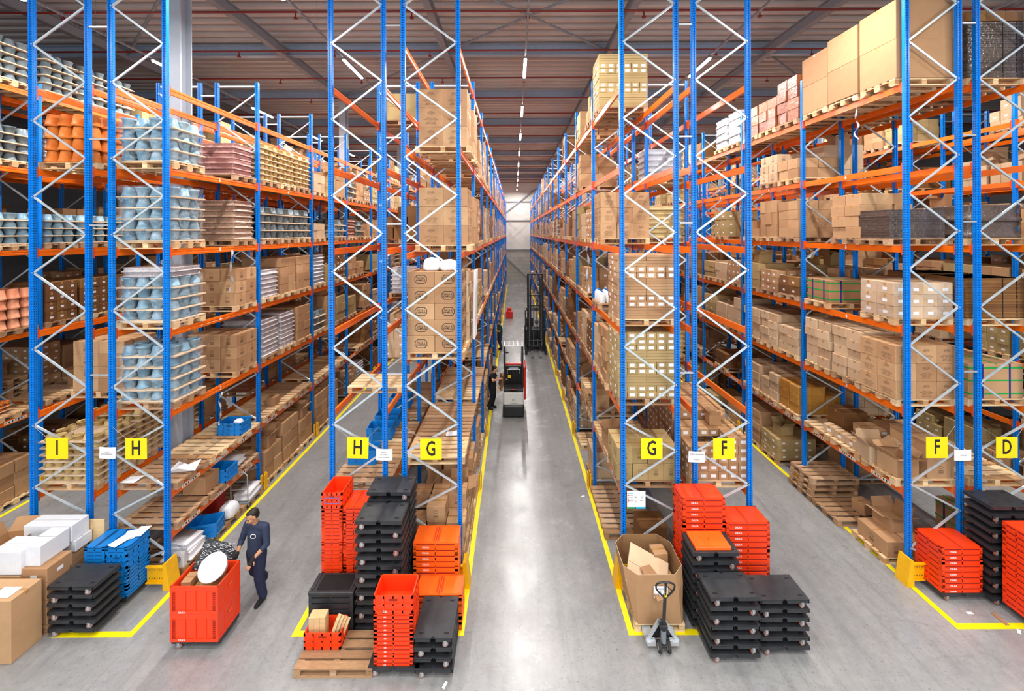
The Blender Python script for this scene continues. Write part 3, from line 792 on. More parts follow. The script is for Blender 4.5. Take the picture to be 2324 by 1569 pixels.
def pots(r, n, q, s, tiers, mat='pot_grey', ind=True, r_=.125, h=.19, dx=0, dy=0, nx=4, ny=3, adj='grey-blue'):
    x0, x1 = RK[r][0], RK[r][1]; xc = (x0+x1)/2+dx; Y = Y0+q*BAY+SLOT(s)+dy; z = lev(r, n) if n else 0
    wh = shelf_where(r, n, q, s); aisle = 1 if RK[r][3] == 0 else -1
    put_pallet(xc, Y, z+.002, 'under stacked flower pots, %s' % wh, ind); z += .147
    TR = tp(('tray', ), lambda: MB().cbox(0, 0, 0, .6, .8, .03, .004, 'tray_board'))
    for t in range(tiers):
        for s_ in (-1, 1):
            lo = (xc+s_*.302, Y+R.uniform(-.012, .012), z)
            if ind: obj('cardboard_tray', TR, lo, R.uniform(-.02, .02), cat='tray', group='cardboard trays between the flower pots', label='flat %s cardboard tray, tier %s, %s' % ('inner' if s_*aisle < 0 else 'aisle-side', CARD[t], wh))
            else: mput('cardboard_tray', TR, lo)
        z += .032
        for j in range(ny):
            for i in range(nx):
                if not ind and 0 < i < nx-1 and 0 < j < ny-1: continue
                T = pot(r_, h, mat, (i+t+j) % 2 == 0)
                lo = (xc-.58+1.16*(i+.5)/nx+R.uniform(-.008, .008), Y-.39+.78*(j+.5)/ny, z)
                ci_ = (nx-i) if aisle > 0 else i+1
                if ind: obj('flower_pot', T, lo, R.uniform(0, 3), cat='flower pot', group='%s flower pots of the %s' % (adj, wh), label='%s flower pot, %scolumn %s, tier %s, %s' % (adj, ROWW[ny][j], CARD[ci_-1], CARD[t], wh))
                else: mput('flower_pot', T, lo)
        z += h+.002
    return z
def shrink(xc, yc, z0, z1, w_, d, lab, seed=0, rz=0):
    q = random.Random(seed); b = MB(); n = 44; nr = max(5, int((z1-z0)/.09)); rings = []
    for j in range(nr+1):
        f = j/nr; ring = []
        for i in range(n):
            a = 2*pi*i/n; c_, s_ = cos(a), sin(a); e = .25
            k = 1+.018*sin(j*2.9+i*.7)+q.uniform(-.012, .012)
            ring.append((math.copysign(abs(c_)**e, c_)*w_/2*k, math.copysign(abs(s_)**e, s_)*d/2*k, (z1-z0)*f))
        rings += ring
    b.add(rings, [(j*n+i, j*n+(i+1) % n, (j+1)*n+(i+1) % n, (j+1)*n+i) for j in range(nr) for i in range(n)], 'stretch_film', True)
    return b.build('stretch_film', None, (xc, yc, z0), rz, label=lab, cat='stretch film')
def wrapped(r, n, q, s, nl, lh, mat, adj, ind=True, w_=1.12, d=.76, dx=0, dy=0, pal=True, seed=None, what='wrapped load', cat='wrapped load'):
    x0, x1 = RK[r][0], RK[r][1]; xc = (x0+x1)/2+dx; Y = Y0+q*BAY+SLOT(s)+dy; z = lev(r, n) if n else 0
    wh = shelf_where(r, n, q, s)
    if pal: put_pallet(xc, Y, z+.002, 'under the wrapped load, %s' % wh, ind); z += .147
    T = slab_stack(w_, d, nl, lh, mat, seed if seed is not None else R.randrange(3))
    if ind: obj('wrapped_load', T, (xc, Y, z), R.uniform(-.02, .02), cat=cat, group='film-wrapped loads on the racks', label='%s %s, %s' % (adj, what, wh))
    else: mput('wrapped_load', T, (xc, Y, z))
    return z+nl*lh

# ------------------------------------------------------------------ goods near the camera
USED = set()
def U(r, n, q, s): USED.add((r, n, q, s))
def sh(r, q, s, z0, z1, lab, w_=1.22, d=.84, dx=0, dy=0):
    return shrink((RK[r][0]+RK[r][1])/2+dx, Y0+q*BAY+SLOT(s)+dy, z0, z1, w_, d, lab, seed=len(bpy.data.objects))
# H rack by I: four stacks of grey-blue pots at the sign end
for n, t in ((5, 4), (4, 5), (3, 4), (2, 5)):
    U('H1', n, 0, 0); zt = pots('H1', n, 0, 0, t); z0 = lev('H1', n)+.15
    sh('H1', 0, 0, z0, zt+.02, 'clear stretch film around the grey-blue pots on shelf %s of the H rack by I' % CARD[n-1])
    if n == 3:
        for k_ in range(2):
            T = slab_stack(1.1, .76, 1, .1, 'wrapped_silver', 5+k_)
            obj('wrapped_tray', T, (-7.45, Y0+SLOT(0), zt+.1*k_+.002), 0, cat='tray', label='%s silver film-wrapped tray lying on top of the grey-blue pots' % ('lower' if k_ == 0 else 'upper'))
for n in (3, 2):
    U('H1', n, 0, 2); U('H1', n, 0, 1); cartons('H1', n, 0, 2, 3, 2, 3, .30, style='mark', adj='brown', jit=.008, w_=1.2)
U('H1', 5, 0, 1); U('H1', 5, 0, 2); U('H1', 4, 0, 1)
wrapped('H1', 5, 0, 2, 6, .13, 'wrapped_pink', 'pinkish-brown glossy'); 
wrapped('H1', 4, 0, 2, 7, .14, 'wrapped_brown', 'brown glossy'); U('H1', 4, 0, 2)
# bay two
for n, s, nl in ((3, 0, 6), (2, 0, 8), (2, 1, 8)):
    U('H1', n, 1, s); wrapped('H1', n, 1, s, nl, .125, 'wrapped_silver', 'silvery layered')
for n, s, a in ((3, 1, (3, 2, 4)), (2, 2, (3, 2, 4)), (3, 2, (2, 2, 4))):
    U('H1', n, 1, s); cartons('H1', n, 1, s, *a, .26, adj='tan', jit=.01)
for s in range(3): U('H1', 5, 1, s); pots('H1', 5, 1, s, 7, 'beige_pot', ind=False, r_=.09, h=.11, nx=6, ny=4)
for s in range(3): U('H1', 4, 1, s); pots('H1', 4, 1, s, 4, 'pot_dull', ind=False)
# pallets lying flat on the two lower shelves of the H rack by I
for n in (1, .5):
    for s in range(3):
        U('H1', n, 0, s)
        put_pallet(-7.4+R.uniform(-.02, .03), Y0+SLOT(s), (lev('H1', 1) if n == 1 else .92)+.002, 'lying flat, %s' % shelf_where('H1', n, 0, s), True, 'pallet_wood' if n == 1 and s in (1, 2) else 'pallet_old', col='empty')
for q in (1, 2):
    for s in range(3): U('H1', 1, q, s); put_pallet(-7.42, Y0+q*BAY+SLOT(s), lev('H1', 1)+.002, 'lying flat, %s' % shelf_where('H1', 1, q, s), True, col='empty')
# I rack
U('I', 5, 0, 0); U('I', 5, 0, 1)
put_pallet(-9.0, Y0+SLOT(0), lev('I', 5)+.002, 'under the orange pots on shelf five, I rack')
TPO = lambda up, m='terracotta': pot(.13, .25, m, up)
q_ = 0
for ix in range(4):
    for iy in range(3):
        for k_ in range(4 if ix % 3 else 4):
            obj('terracotta_pot', TPO(True), (-9.45+.27*ix, Y0+.27+.26*iy, lev('I', 5)+.15+.245*k_), R.uniform(0, 3), cat='flower pot', group='nested orange terracotta pots on the I rack',
                label='orange terracotta pot, %scolumn %s, number %s upwards, shelf five, I rack' % (ROWW[3][iy], CARD[ix], CARD[k_]))
wrapped('I', 5, 0, 1, 6, .135, 'wrapped_pink', 'pink glossy', seed=1)
U('I', 2, 0, 1); U('I', 2, 0, 0); cartons('I', 2, 0, 1, 2, 2, 4, .27, style='mark', adj='tan', dy=-.3, w_=1.1)
for s, nl in ((0, 8), (1, 9), (2, 9)):
    U('I', 1, 0, s); pots('I', 1, 0, s, nl-1, 'beige_pot', ind=False, r_=.09, h=.1, nx=6, ny=4)
for n in (6, 4, 3):
    for s in range(3): U('I', n, 0, s)
for s in range(3): U('H1', 6, 0, s); U('I', 0, 0, s)
# rack beyond the I aisle
for s in range(3):
    for q in (0, 1): U('B', 5, q, s); pots('B', 5, q, s, 5, 'pot_dull', ind=(q == 0 and s == 2), adj='dull grey', r_=.12, h=.18)
for s in (1, 2): U('B', 4, 0, s); pots('B', 4, 0, s, 4, 'pot_dull', ind=False)
for q, s in ((0, 2), (1, 0), (1, 1), (1, 2)): U('B', 3, q, s); pots('B', 3, q, s, 4, 'pot_grey', ind=False, r_=.12, h=.17)
for s in (1,):
    U('B', 2, 0, 2); put_pallet(-13.3, 10.15, lev('B', 2)+.002, 'under orange wrapped pots of the rack beyond the I aisle')
    for ix in range(4):
        for iy in range(3):
            for k_ in range(4): obj('terracotta_pot', TPO(True, 'terracotta_pink'), (-13.72+.28*ix, 9.87+.27*iy, lev('B', 2)+.15+.25*k_), 0, cat='flower pot', group='pink terracotta pots across the I aisle',
                label='pinkish terracotta pot, %scolumn %s, number %s upwards, rack beyond I aisle' % (ROWW[3][iy], CARD[3-ix], CARD[k_]))
for q, s in ((1, 0), (1, 1), (1, 2)): U('B', 2, q, s); cartons('B', 2, q, s, 3, 3, 4, .27, 'carton_dark', 'label', 'dark brown', ind=(q == 1 and s < 2))
for s in (1, 2): U('B', 1, 0, s); put_pallet(-13.3, Y0+SLOT(s), lev('B', 1)+.002, 'holding small orange pots, %s' % shelf_where('B', 1, 0, s))
egg = MB()
for l in range(3):
    egg.box(0, 0, .05+.09*l, .62-.05*l, .5, .012, 'tray_board')
    for i in range(5):
        for j in range(4): egg.lathe([(.03, -.05), (.045, .03)], 'terracotta', n=8, at=(-.24+.12*i, -.19+.125*j, .07+.09*l), caps=(True, False))
obj('pot_tray_stack', ('', egg.mesh('pot_tray_stack')), (-13.2, 9.9, lev('B', 1)+.15), .1, cat='pot tray', label='pierced cardboard trays filled with tiny orange pots, beyond the I aisle')
for s in (1, 2): U('B', 0, 0, s); cartons('B', 0, 0, s, 2, 2, 3, .32, adj='brown', jit=.02, w_=1.1)
# G rack by H
for n, z_, m_ in ((4, 3, 'print'), (3, 3, 'print')):
    U('G1', n, 0, 0); U('G1', n, 0, 1)
    cartons('G1', n, 0, 0, 2, 2, 3, .41, style='print', adj='printed brown', dy=.52, w_=1.05, d=.76, dx=.12)
    for s in (2,): U('G1', n, 0, s); cartons('G1', n, 0, s, 2, 2, 3, .38, adj='plain brown', dx=.1, dy=-.02)
U('G1', 2, 0, 0); zt = cartons('G1', 2, 0, 0, 2, 2, 5, .325, style='logo', adj='black-octagon brown', w_=1.1, jit=.004, dx=.03)
bg = MB(); q2 = random.Random(5)
def bag(w_, d, h, mat='bag_white', seed=0, tie=False):
    def fn():
        q = random.Random(seed); b = MB(); n = 18; prof = [(.75, 0), (1, .12), (1.03, .4), (.98, .7), (.8, .9), (.45, 1.0), (.1, 1.02)]
        vs = [(w_/2*r_*math.copysign(abs(cos(a))**.6, cos(a))*(1+q.uniform(-.07, .07)), d/2*r_*math.copysign(abs(sin(a))**.6, sin(a))*(1+q.uniform(-.07, .07)), h*z*(1+q.uniform(-.04, .04))) for r_, z in prof for a in [2*pi*i/n for i in range(n)]]
        b.add(vs, [(j*n+i, j*n+(i+1) % n, (j+1)*n+(i+1) % n, (j+1)*n+i) for j in range(len(prof)-1) for i in range(n)]+[tuple(range(n-1, -1, -1)), tuple((len(prof)-1)*n+i for i in range(n))], mat, True)
        return b
    return tp(('bag', w_, d, h, mat, seed), fn)
obj('plastic_bag', bag(.34, .3, .26, seed=1), (-1.72, 8.25, zt), cat='bag', label='crumpled white bag on the octagon cartons, nearer the inner column')
obj('plastic_bag', bag(.36, .32, .22, seed=2), (-1.38, 8.27, zt), .4, cat='bag', label='crumpled white bag on the octagon cartons, nearer the aisle')
U('G1', 2, 0, 1); cartons('G1', 2, 0, 1, 2, 2, 5, .31, 'carton_pale', adj='pale', jit=.03, dx=.04)
wp = MB(); wp.cbox(0, 0, 0, .05, .5, 1.55, .01, 'white_card'); obj('white_board', ('', wp.mesh('white_board')), (-.92, 9.12, lev('G1', 2)+.15), rot=(0, .02, 0), cat='panel', label='tall white panel leaning on pale cartons beside the octagon cartons')
U('G1', 2, 0, 2); cartons('G1', 2, 0, 2, 3, 2, 6, .24, adj='tan', jit=.025, dx=.04)
for q in (0, 1):
    for s in range(3):
        U('G1', 1, q, s); put_pallet(-1.62, Y0+q*BAY+SLOT(s), lev('G1', 1)+.002, 'lying flat, %s' % shelf_where('G1', 1, q, s), True, 'pallet_old' if s else 'pallet_wood', col='empty')
for s in range(3): U('G1', 5, 0, s)
U('G1', 0, 0, 0); cartons('G1', 0, 0, 0, 3, 2, 4, .3, style='mark', adj='brown', jit=.03, dx=.05, skip=((2, 0, 3), (0, 0, 3)))
obj('cardboard_carton', open_carton(.42, .5, .3, seed=2), (-1.3, 9.2, .75), .1, cat='carton', label='open brown carton under the G rack by H, behind the orange folded crates')
for s in (1, 2): U('G1', 0, 0, s); cartons('G1', 0, 0, s, 3, 2, 2 if s == 1 else 4, .3, adj='brown', jit=.03, dx=.05, ind=(s == 1))
# H rack by G
for s in range(3):
    for n in (2, 3, 4, 5, 6): U('H2', n, 0, s)
    U('H2', 0, 0, s); U('H2', 1, 0, s); put_pallet(-3.12, Y0+SLOT(s), lev('H2', 1)+.002, 'lying flat, %s' % shelf_where('H2', 1, 0, s), True, 'pallet_old' if s != 1 else 'pallet_wood', col='empty')
    U('H2', 1, 1, s); put_pallet(-3.12, Y0+BAY+SLOT(s), lev('H2', 1)+.002, 'lying flat, %s' % shelf_where('H2', 1, 1, s), True, 'pallet_old', col='empty')
put_pallet(-3.1, Y0+SLOT(1)-.1, lev('H2', 2)+.002, 'alone on shelf two of the H rack by G', True, 'pallet_wood', col='bright empty')
def crate(w_, d, h, mat='blue_crate', dark='blue_dark'):
    def fn():
        b = MB(); t = .012
        b.box(0, 0, 0, w_-.03, d-.03, .012, mat)
        for s_ in (-1, 1):
            b.box(s_*(w_/2-.018), 0, .01, t, d-.03, h-.02, mat); b.box(0, s_*(d/2-.018), .01, w_-.03, t, h-.02, mat)
            for z in (0, h-.045, h*.45):
                b.box(s_*(w_/2-.009), 0, z, .018, d, .045 if z != h*.45 else .02, mat); b.box(0, s_*(d/2-.009), z, w_, .018, .045 if z != h*.45 else .02, mat)
            for u in (-.49, -.25, 0, .25, .49):
                b.box(s_*(w_/2-.008), u*(d-.03), 0, .016, .02, h-.002, mat); b.box(u*(w_-.03), s_*(d/2-.008), 0, .02, .016, h-.002, mat)
            b.box(0, s_*(d/2-.002), h*.72, w_*.2, .006, h*.1, dark)
        return b
    return tp(('crate', w_, d, h, mat), fn)
for k_, (x, y, rz, t_) in enumerate(((-3.32, 8.75, 0, 'first behind the tilted H sign'), (-3.3, 9.75, .05, 'second behind the tilted H sign'), (-3.32, 10.4, 0, 'third behind the tilted H sign'), (-3.3, 11.5, 0, 'fourth and furthest behind the tilted H sign'))):
    obj('plastic_crate', crate(.6, .42, .3), (x, y, lev('H2', 1)+.15), rz, cat='crate', label='blue open plastic crate, %s, on flat pallets' % t_)
# more blue crates in the H rack by I
cz = lev('H1', 1)+.15
for x, y, z, t_, rz in ((-7.1, 10.0, cz, 'on the shelf of flat pallets beside the second blue post', 0), (-7.05, 9.42, .92+.15, 'on the low shelf behind the brown carton', 0), (-6.98, 8.9, .15, 'on the floor pallet under the low shelf', .25)):
    obj('plastic_crate', crate(.6, .4, .3), (x, y, z), rz, cat='crate', label='blue open crate %s' % t_)
obj('plastic_bag', bag(.2, .16, .16, seed=3), (-6.98, 9.98, cz+.17), cat='bag', label='white bag inside the blue crate beside the second blue post')
obj('cardboard_carton', carton(.5, .42, .36, 'carton', 'tape'), (-7.15, 9.0, .92+.15), cat='carton', label='brown carton on the low shelf before a blue crate, H rack by I')
obj('cardboard_carton', carton(.25, .25, .24), (-7.1, 11.6, cz), cat='carton', label='small brown carton alone on flat pallets past the second blue post')
def sheet(name, pts, loc, lab, mat='paper', rz=0, cat='paper'):
    b = MB(); b.add(pts, [tuple(range(len(pts)))], mat); v2 = [(x, y, z-.003) for x, y, z in pts]; b.add(v2, [tuple(reversed(range(len(pts))))], mat); return b.build(name, None, loc, rz, label=lab, cat=cat)
sheet('paper_sheet', [(-.3, -.15, 0), (0, -.2, .12), (.3, -.15, .05), (.22, .12, .14), (0, .1, .02), (-.25, .1, .1)], (-7.0, 8.42, cz+.01), 'crumpled white paper on a flat pallet behind the H sign post')
sheet('paper_sheet', [(-.15, -.1, 0), (.15, -.12, .01), (.17, .1, .03), (-.14, .1, .0)], (-7.8, 8.05, cz+.01), 'small white sheet on flat pallet between the I and H signs')
sheet('paper_sheet', [(-.12, -.1, 0), (.12, -.08, .0), (.1, .1, .02), (-.13, .08, .0)], (-1.42, 8.9, lev('G1', 1)+.15), 'small white sheet on the flat pallets behind the G sign')
for q, s, ny_, nz_ in ((1, 0, 2, 2), (1, 1, 2, 3), (1, 2, 2, 2), (2, 0, 2, 3), (2, 1, 2, 3)):
    U('H1', 0, q, s); zt = cartons('H1', 0, q, s, 2, ny_, nz_, .38, 'carton', 'tape', 'brown', jit=.02, dx=.08, w_=1.1)
    if nz_ == 2: obj('cardboard_carton', open_carton(.45, .38, .32, seed=30+q*3+s), (-7.1, Y0+q*BAY+SLOT(s), zt+.004), .1, cat='carton', label='open carton on the floor stack, %s' % shelf_where('H1', 0, q, s))
# goods on the floor of the H rack by I
for s in range(3): U('H1', 0, 0, s); put_pallet(-7.3, Y0+SLOT(s), .002, 'on the floor, %s' % shelf_where('H1', 0, 0, s), True, 'pallet_old', col='worn')
def pillow(w_, d, h, seed=0): return slab_stack(w_, d, 1, h, 'bag_white', seed, .05)
obj('white_sack', pillow(.62, .5, .17, 1), (-7.0, 8.35, .15), .1, cat='sack', label='lower white plastic sack beside the paper carrier bag')
obj('white_sack', pillow(.55, .45, .16, 2), (-7.02, 8.36, .322), -.1, cat='sack', label='upper white plastic sack beside the paper carrier bag')
obj('plastic_bag', bag(.34, .36, .3, seed=5), (-6.85, 9.45, .15), cat='bag', label='knotted white bag on the floor pallet beside the blue crate')
pb = MB(); pb.add([(-.13, -.05, 0), (.13, -.05, 0), (.13, .05, 0), (-.13, .05, 0), (-.14, -.045, .33), (.14, -.045, .33), (.14, .045, .33), (-.14, .045, .33)], [(3, 2, 1, 0), (0, 1, 5, 4), (1, 2, 6, 5), (2, 3, 7, 6), (3, 0, 4, 7)], 'cloth_grey')
r_ = empty('carrier_bag', (-6.84, 8.02, .15), .15, label='small white paper carrier bag with black octagon mark under the low shelf', cat='bag'); pb.build('bag', r_)
b = MB(); octagon(b, .07, .05, .028, .008, 'ink', on_front(0, -.052, .17)); b.put(LOGO, on_front(0, -.052, .17, .55, .55)); b.build('printed_mark', r_)
b = MB()
for y in (-.045, .045): b.path([(-.06, y, .33), (-.05, y, .4), (.05, y, .4), (.06, y, .33)], .005, 'cloth_grey', 5)
b.build('handle', r_)
# platform trolley with white sacks
r_ = empty('platform_trolley', (-6.92, 10.2, 0), .1, label='small chrome-handled platform trolley carrying white sacks near the yellow line', cat='trolley')
b = MB(); b.cbox(0, 0, .13, .45, .7, .03, .008, 'steel_grey'); b.build('platform', r_)
b = MB(); b.path([(-.2, -.33, .15), (-.2, -.36, .85), (-.14, -.37, .93), (.14, -.37, .93), (.2, -.36, .85), (.2, -.33, .15)], .014, 'zinc'); b.path([(-.2, -.345, .5), (.2, -.345, .5)], .01, 'zinc'); b.build('handle', r_)
for x in (-.17, .17):
    for y in (-.28, .28): b = MB(); b.tube((x-.015, y, .055), (x+.015, y, .055), .055, 'rubber', n=14); b.box(x, y, .055, .05, .05, .075, 'zinc'); b.build('caster', r_)
obj('white_sack', pillow(.42, .6, .16, 3), (-6.92, 10.22, .163), .1, cat='sack', label='white sack lying on the platform trolley')
obj('white_sack', pillow(.5, .36, .13, 4), (-7.15, 10.0, 1.1), .1, cat='sack', label='flat white sack on the low shelf above the trolley')
b = MB(); b.cbox(0, 0, 0, .35, .3, .5, .01, 'red_dark'); b.build('red_box', None, (-7.35, 9.65, .15), label='dark red box on the floor under the low shelf beside the trolley', cat='box')
# G rack by F
F_, Lb = (2, 1, .115, 'flat'), (6, 2, .125, 'label')
for n, q, s, lay, dy in ((3, 0, 0, [F_, F_, Lb, Lb, F_, F_, F_, Lb, Lb, F_, F_], .1), (2, 0, 0, [Lb, Lb, F_, F_, Lb, Lb, F_, F_, Lb, Lb, Lb], .1), (6, 0, 2, [F_, F_, F_, Lb, Lb, F_, F_, Lb, Lb, F_, F_], 0)):
    U('G2', n, q, s); cartons('G2', n, q, s, 2, 1, len(lay), .12, 'carton_olive' if n != 3 else 'carton', 'label', 'white-labelled', lay=lay, dy=dy, jit=.006, kindname='labelled_carton', w_=1.2, dx=.02)
U('G2', 4, 0, 2); cartons('G2', 4, 0, 2, 3, 2, 3, .38, style='print', adj='printed brown', w_=1.2, dx=.05)
for n in (3, 2): U('G2', n, 0, 1)
cartons('G2', 2, 0, 1, 3, 2, 5, .24, adj='tan', jit=.03, dx=-.05)
U('G2', 3, 0, 2); U('G2', 3, 1, 0)
put_pallet(2.68, Y0+SLOT(2)+.1, lev('G2', 3)+.002, 'under white canisters of the G rack by F')
can = MB(); can.lathe([(.075, 0), (.08, .02), (.08, .2), (.05, .25), (.03, .27)], 'lid_white', n=12); can.lathe([(.03, .27), (.03, .3)], 'blue_crate', n=8)
CAN = ('', can.mesh('canister')); 
for i in range(6):
    for j in range(4): obj('canister', CAN, (2.2+.18*i, Y0+SLOT(2)-.2+.18*j, lev('G2', 3)+.148), cat='canister', group='white canisters with blue caps', label='white canister with blue cap, %scolumn %s, G rack by F' % (ROWW[4][j], CARD[i]))
for s in range(3):
    for n in (5, 4): U('G2', n, 0, s)
    if s < 2: U('G2', 6, 0, s)
U('G2', 1, 0, 0); cartons('G2', 1, 0, 0, 4, 2, 2, .33, 'carton_olive', 'mark', 'olive-brown', jit=.01, w_=1.24)
obj('cardboard_carton', open_carton(.5, .42, .34, seed=4), (2.35, Y0+SLOT(1), lev('G2', 1)+.15), .2, cat='carton', label='wide open brown carton, aisle side, behind the olive cartons of G rack by F')
obj('cardboard_carton', carton(.5, .35, .3), (2.9, Y0+SLOT(1), lev('G2', 1)+.15), .1, cat='carton', label='closed brown carton, inner side, behind the olive cartons of G rack by F')
U('G2', 1, 0, 1); put_pallet(2.68, Y0+SLOT(1), lev('G2', 1)+.002, 'under the open carton, G rack by F')
U('G2', 1, 0, 2); put_pallet(2.68, Y0+SLOT(2), lev('G2', 1)+.002, 'lying flat, %s' % shelf_where('G2', 1, 0, 2), col='empty')
for s in range(3): U('G2', 0, 0, s); 
put_pallet(2.6, Y0+SLOT(1), .002, 'on the floor, %s' % shelf_where('G2', 0, 0, 1), True, 'pallet_old', col='worn')
put_pallet(2.6, Y0+SLOT(2), .002, 'on the floor, %s' % shelf_where('G2', 0, 0, 2), True, 'pallet_old', col='worn')
obj('cardboard_carton', carton(.55, .5, .8, 'carton_dark', 'tape'), (2.85, Y0+.52, .01), cat='carton', label='tall dark brown carton on the floor behind the instruction board')
# bucket with dried flowers
b = MB(); r_ = empty('flower_bucket', (2.4, Y0+BAY*1+SLOT(2), lev('G2', 3)+.15), label='white bucket of dried brown flowers on the G rack by F', cat='bucket')
b.lathe([(.1, 0), (.14, .28), (.125, .28), (.1, .03)], 'lid_white', n=16, caps=(True, True)); b.build('bucket', r_)
b = MB()
for i in range(60): a = R.uniform(0, 6.28); e = R.uniform(.1, .5); p = (e*.5*cos(a), e*.5*sin(a), R.uniform(.4, .62)); b.tube((0, 0, .1), p, .003, 'flower_dry', n=4, cap=False); b.lathe([(.005, -.02), (.03, 0), (.005, .025)], 'flower_dry', n=6, at=p)
b.build('dried_flowers', r_); U('G2', 3, 1, 2)
put_pallet(2.68, Y0+BAY+SLOT(2), lev('G2', 3)+.002, 'under the flower bucket')
# F rack by G
for s in range(3):
    for n in (2, 3, 4, 6): U('F1', n, 0, s)
    U('F1', 5, 0, s); U('F1', 0, 0, s)
U('F1', 5, 1, 0); wrapped('F1', 5, 1, 0, 5, .16, 'wrapped_white', 'bright white', w_=1.05)
U('F1', 1, 0, 0); cartons('F1', 1, 0, 0, 6, 4, 5, .17, style='label', adj='small white-labelled', jit=.004, kindname='labelled_carton', w_=1.2, skip=[(i, j, 4) for i in range(4) for j in range(2)])
for s in (1, 2): U('F1', 1, 0, s); cartons('F1', 1, 0, s, 6, 4, 6, .17, style='label', adj='small labelled', ind=False, w_=1.2)
obj('cardboard_carton', open_carton(.24, .22, .2, seed=8), (4.3, Y0+.75, lev('F1', 1)+.15+.86), cat='carton', label='small open carton standing on the stack of small labelled cartons')
# F rack by D
for s, big in ((0, .79), (1, .77), (2, .72)):
    U('F2', 6, 0, s); cartons('F2', 6, 0, s, 1, 1, 2, big, style='tape', adj='huge brown', w_=1.22, d=.84, jit=.01, dx=-.02, pmat='pallet_wood')
tiers = [(0, .34), (1, .32), (2, .30), (3, .30)]
for s in range(3):
    U('F2', 6, 1, s); zt = lev('F2', 6)+.15; put_pallet(8.3, Y0+BAY+SLOT(s), lev('F2', 6)+.002, 'under glossy wrapped cartons, %s' % shelf_where('F2', 6, 1, s))
    for l in range(4 if s == 0 else 3):
        for i in range(3):
            for j in range(2):
                T = carton(.385, .4, .295, 'wrapped_red', 'bare')
                obj('wrapped_carton', T, (7.91+.39*i+R.uniform(-.02, .02), Y0+BAY+SLOT(s)-.2+.41*j, zt+.3*l), R.uniform(-.08, .08), cat='carton', group='glossy reddish wrapped cartons on the top shelf',
                    label='glossy wrapped carton, %scolumn %s, layer %s, %s' % (ROWW[2][j], CARD[i], CARD[l], shelf_where('F2', 6, 1, s)))
for s in range(3): U('F2', 6, 2, s)
wrapped('F2', 6, 2, 0, 4, .28, 'wrapped_white', 'tall white'); wrapped('F2', 6, 2, 1, 4, .27, 'wrapped_white', 'shorter white')
for s in range(3): U('F2', 5, 0, s); U('F2', 4, 0, s); U('F2', 5, 1, s)
cartons('F2', 5, 1, 1, 3, 2, 3, .27, 'carton_pale', 'mark', 'pale', jit=.02, pmat='pallet_old'); cartons('F2', 5, 1, 0, 2, 2, 2, .27, 'carton', 'tape', 'brown', jit=.02)
cartons('F2', 4, 0, 1, 3, 2, 4, .25, adj='tan', jit=.03)
put_pallet(8.3, Y0+SLOT(0)+.15, lev('F2', 4)+.002, 'under the strapped cardboard, shelf four of the F rack by D')
obj('cardboard_bundle', sheet_bundle(1.15, .72, .6, 'wrapped_dark', False, 1), (8.32, Y0+SLOT(0)+.15, lev('F2', 4)+.148), cat='bundle', label='strapped stack of dark flattened cartons, shelf four, F rack by D')
U('F2', 3, 0, 0); zt = cartons('F2', 3, 0, 0, 4, 2, 3, .24, 'carton_pale', 'label', 'film-wrapped pale', jit=.006, dy=.05, w_=1.2)
sh('F2', 0, 0, lev('F2', 3)+.15, zt+.02, 'clear stretch film around the pale cartons on shelf three of the F rack by D', dy=.05, w_=1.27, d=.84)
U('F2', 3, 0, 1); U('F2', 3, 0, 2)
def taped(w_, d, h, seed=0):
    def fn():
        b = MB(); b.cbox(0, 0, 0, w_, d, h, .01, 'carton')
        for z in (h*.12, h*.5, h*.86):
            b.box(0, 0, z, w_+.006, d+.006, .03, 'tape_green')
        for x in (-w_*.25, w_*.25): b.box(x, 0, .004, .035, d+.009, h-.006, 'tape_blue')
        for y in (-d*.25, d*.25): b.box(0, y, .004, w_+.009, .035, h-.006, 'tape_blue')
        b.box(0, 0, h-.003, w_+.004, .05, .006, 'tape_green'); b.box(0, 0, h-.003, .05, d+.004, .006, 'tape_green')
        return b
    return tp(('taped', w_, d, h), fn)
put_pallet(8.3, Y0+SLOT(2), lev('F2', 3)+.002, 'under the green-taped carton, shelf three, F rack by D')
obj('taped_carton', taped(1.1, .74, .55), (8.32, Y0+SLOT(2), lev('F2', 3)+.148), cat='carton', label='brown carton with green and blue tape, shelf three, F rack by D')
U('F2', 2, 0, 0); cartons('F2', 2, 0, 0, 3, 2, 3, .36, style='print', adj='printed brown', jit=.006, w_=1.24, d=.82, dx=-.02, pmat='pallet_wood')
for s in (1, 2):
    U('F2', 2, 0, s); cartons('F2', 2, 0, s, 3, 2, 5, .225, 'carton_pale', adj='pale', jit=.03)
flapg = MB(); flapg.cbox(0, 0, 0, .004, .24, .16, .001, 'carton_pale'); FL = ('', flapg.mesh('carton_flap'))
for s in range(3):
    U('F2', 2, 1, s); cartons('F2', 2, 1, s, 3, 2, 4 if s else 3, .23, 'carton_pale', adj='pale', jit=.03, ind=s < 2)
    U('F2', 1, 0, s); U('F2', 1, 1, s); U('F2', 0, 0, s)
    put_pallet(8.28, Y0+SLOT(s), lev('F2', 1)+.002, 'under open cartons, %s' % shelf_where('F2', 1, 0, s), True, 'pallet_wood')
    put_pallet(8.28, Y0+BAY+SLOT(s), lev('F2', 1)+.002, 'under cartons, %s' % shelf_where('F2', 1, 1, s), True, 'pallet_wood')
zb = lev('F2', 1)+.148
obj('cardboard_carton', open_carton(.5, .4, .36, seed=11), (7.98, 8.25, zb), .1, cat='carton', label='open pale carton on shelf one beside the F rack post')
obj('cardboard_carton', open_carton(.5, .4, .34, 'carton_pale', seed=12), (7.95, 8.72, zb), -.15, cat='carton', label='open carton on shelf one, second behind the F rack post')
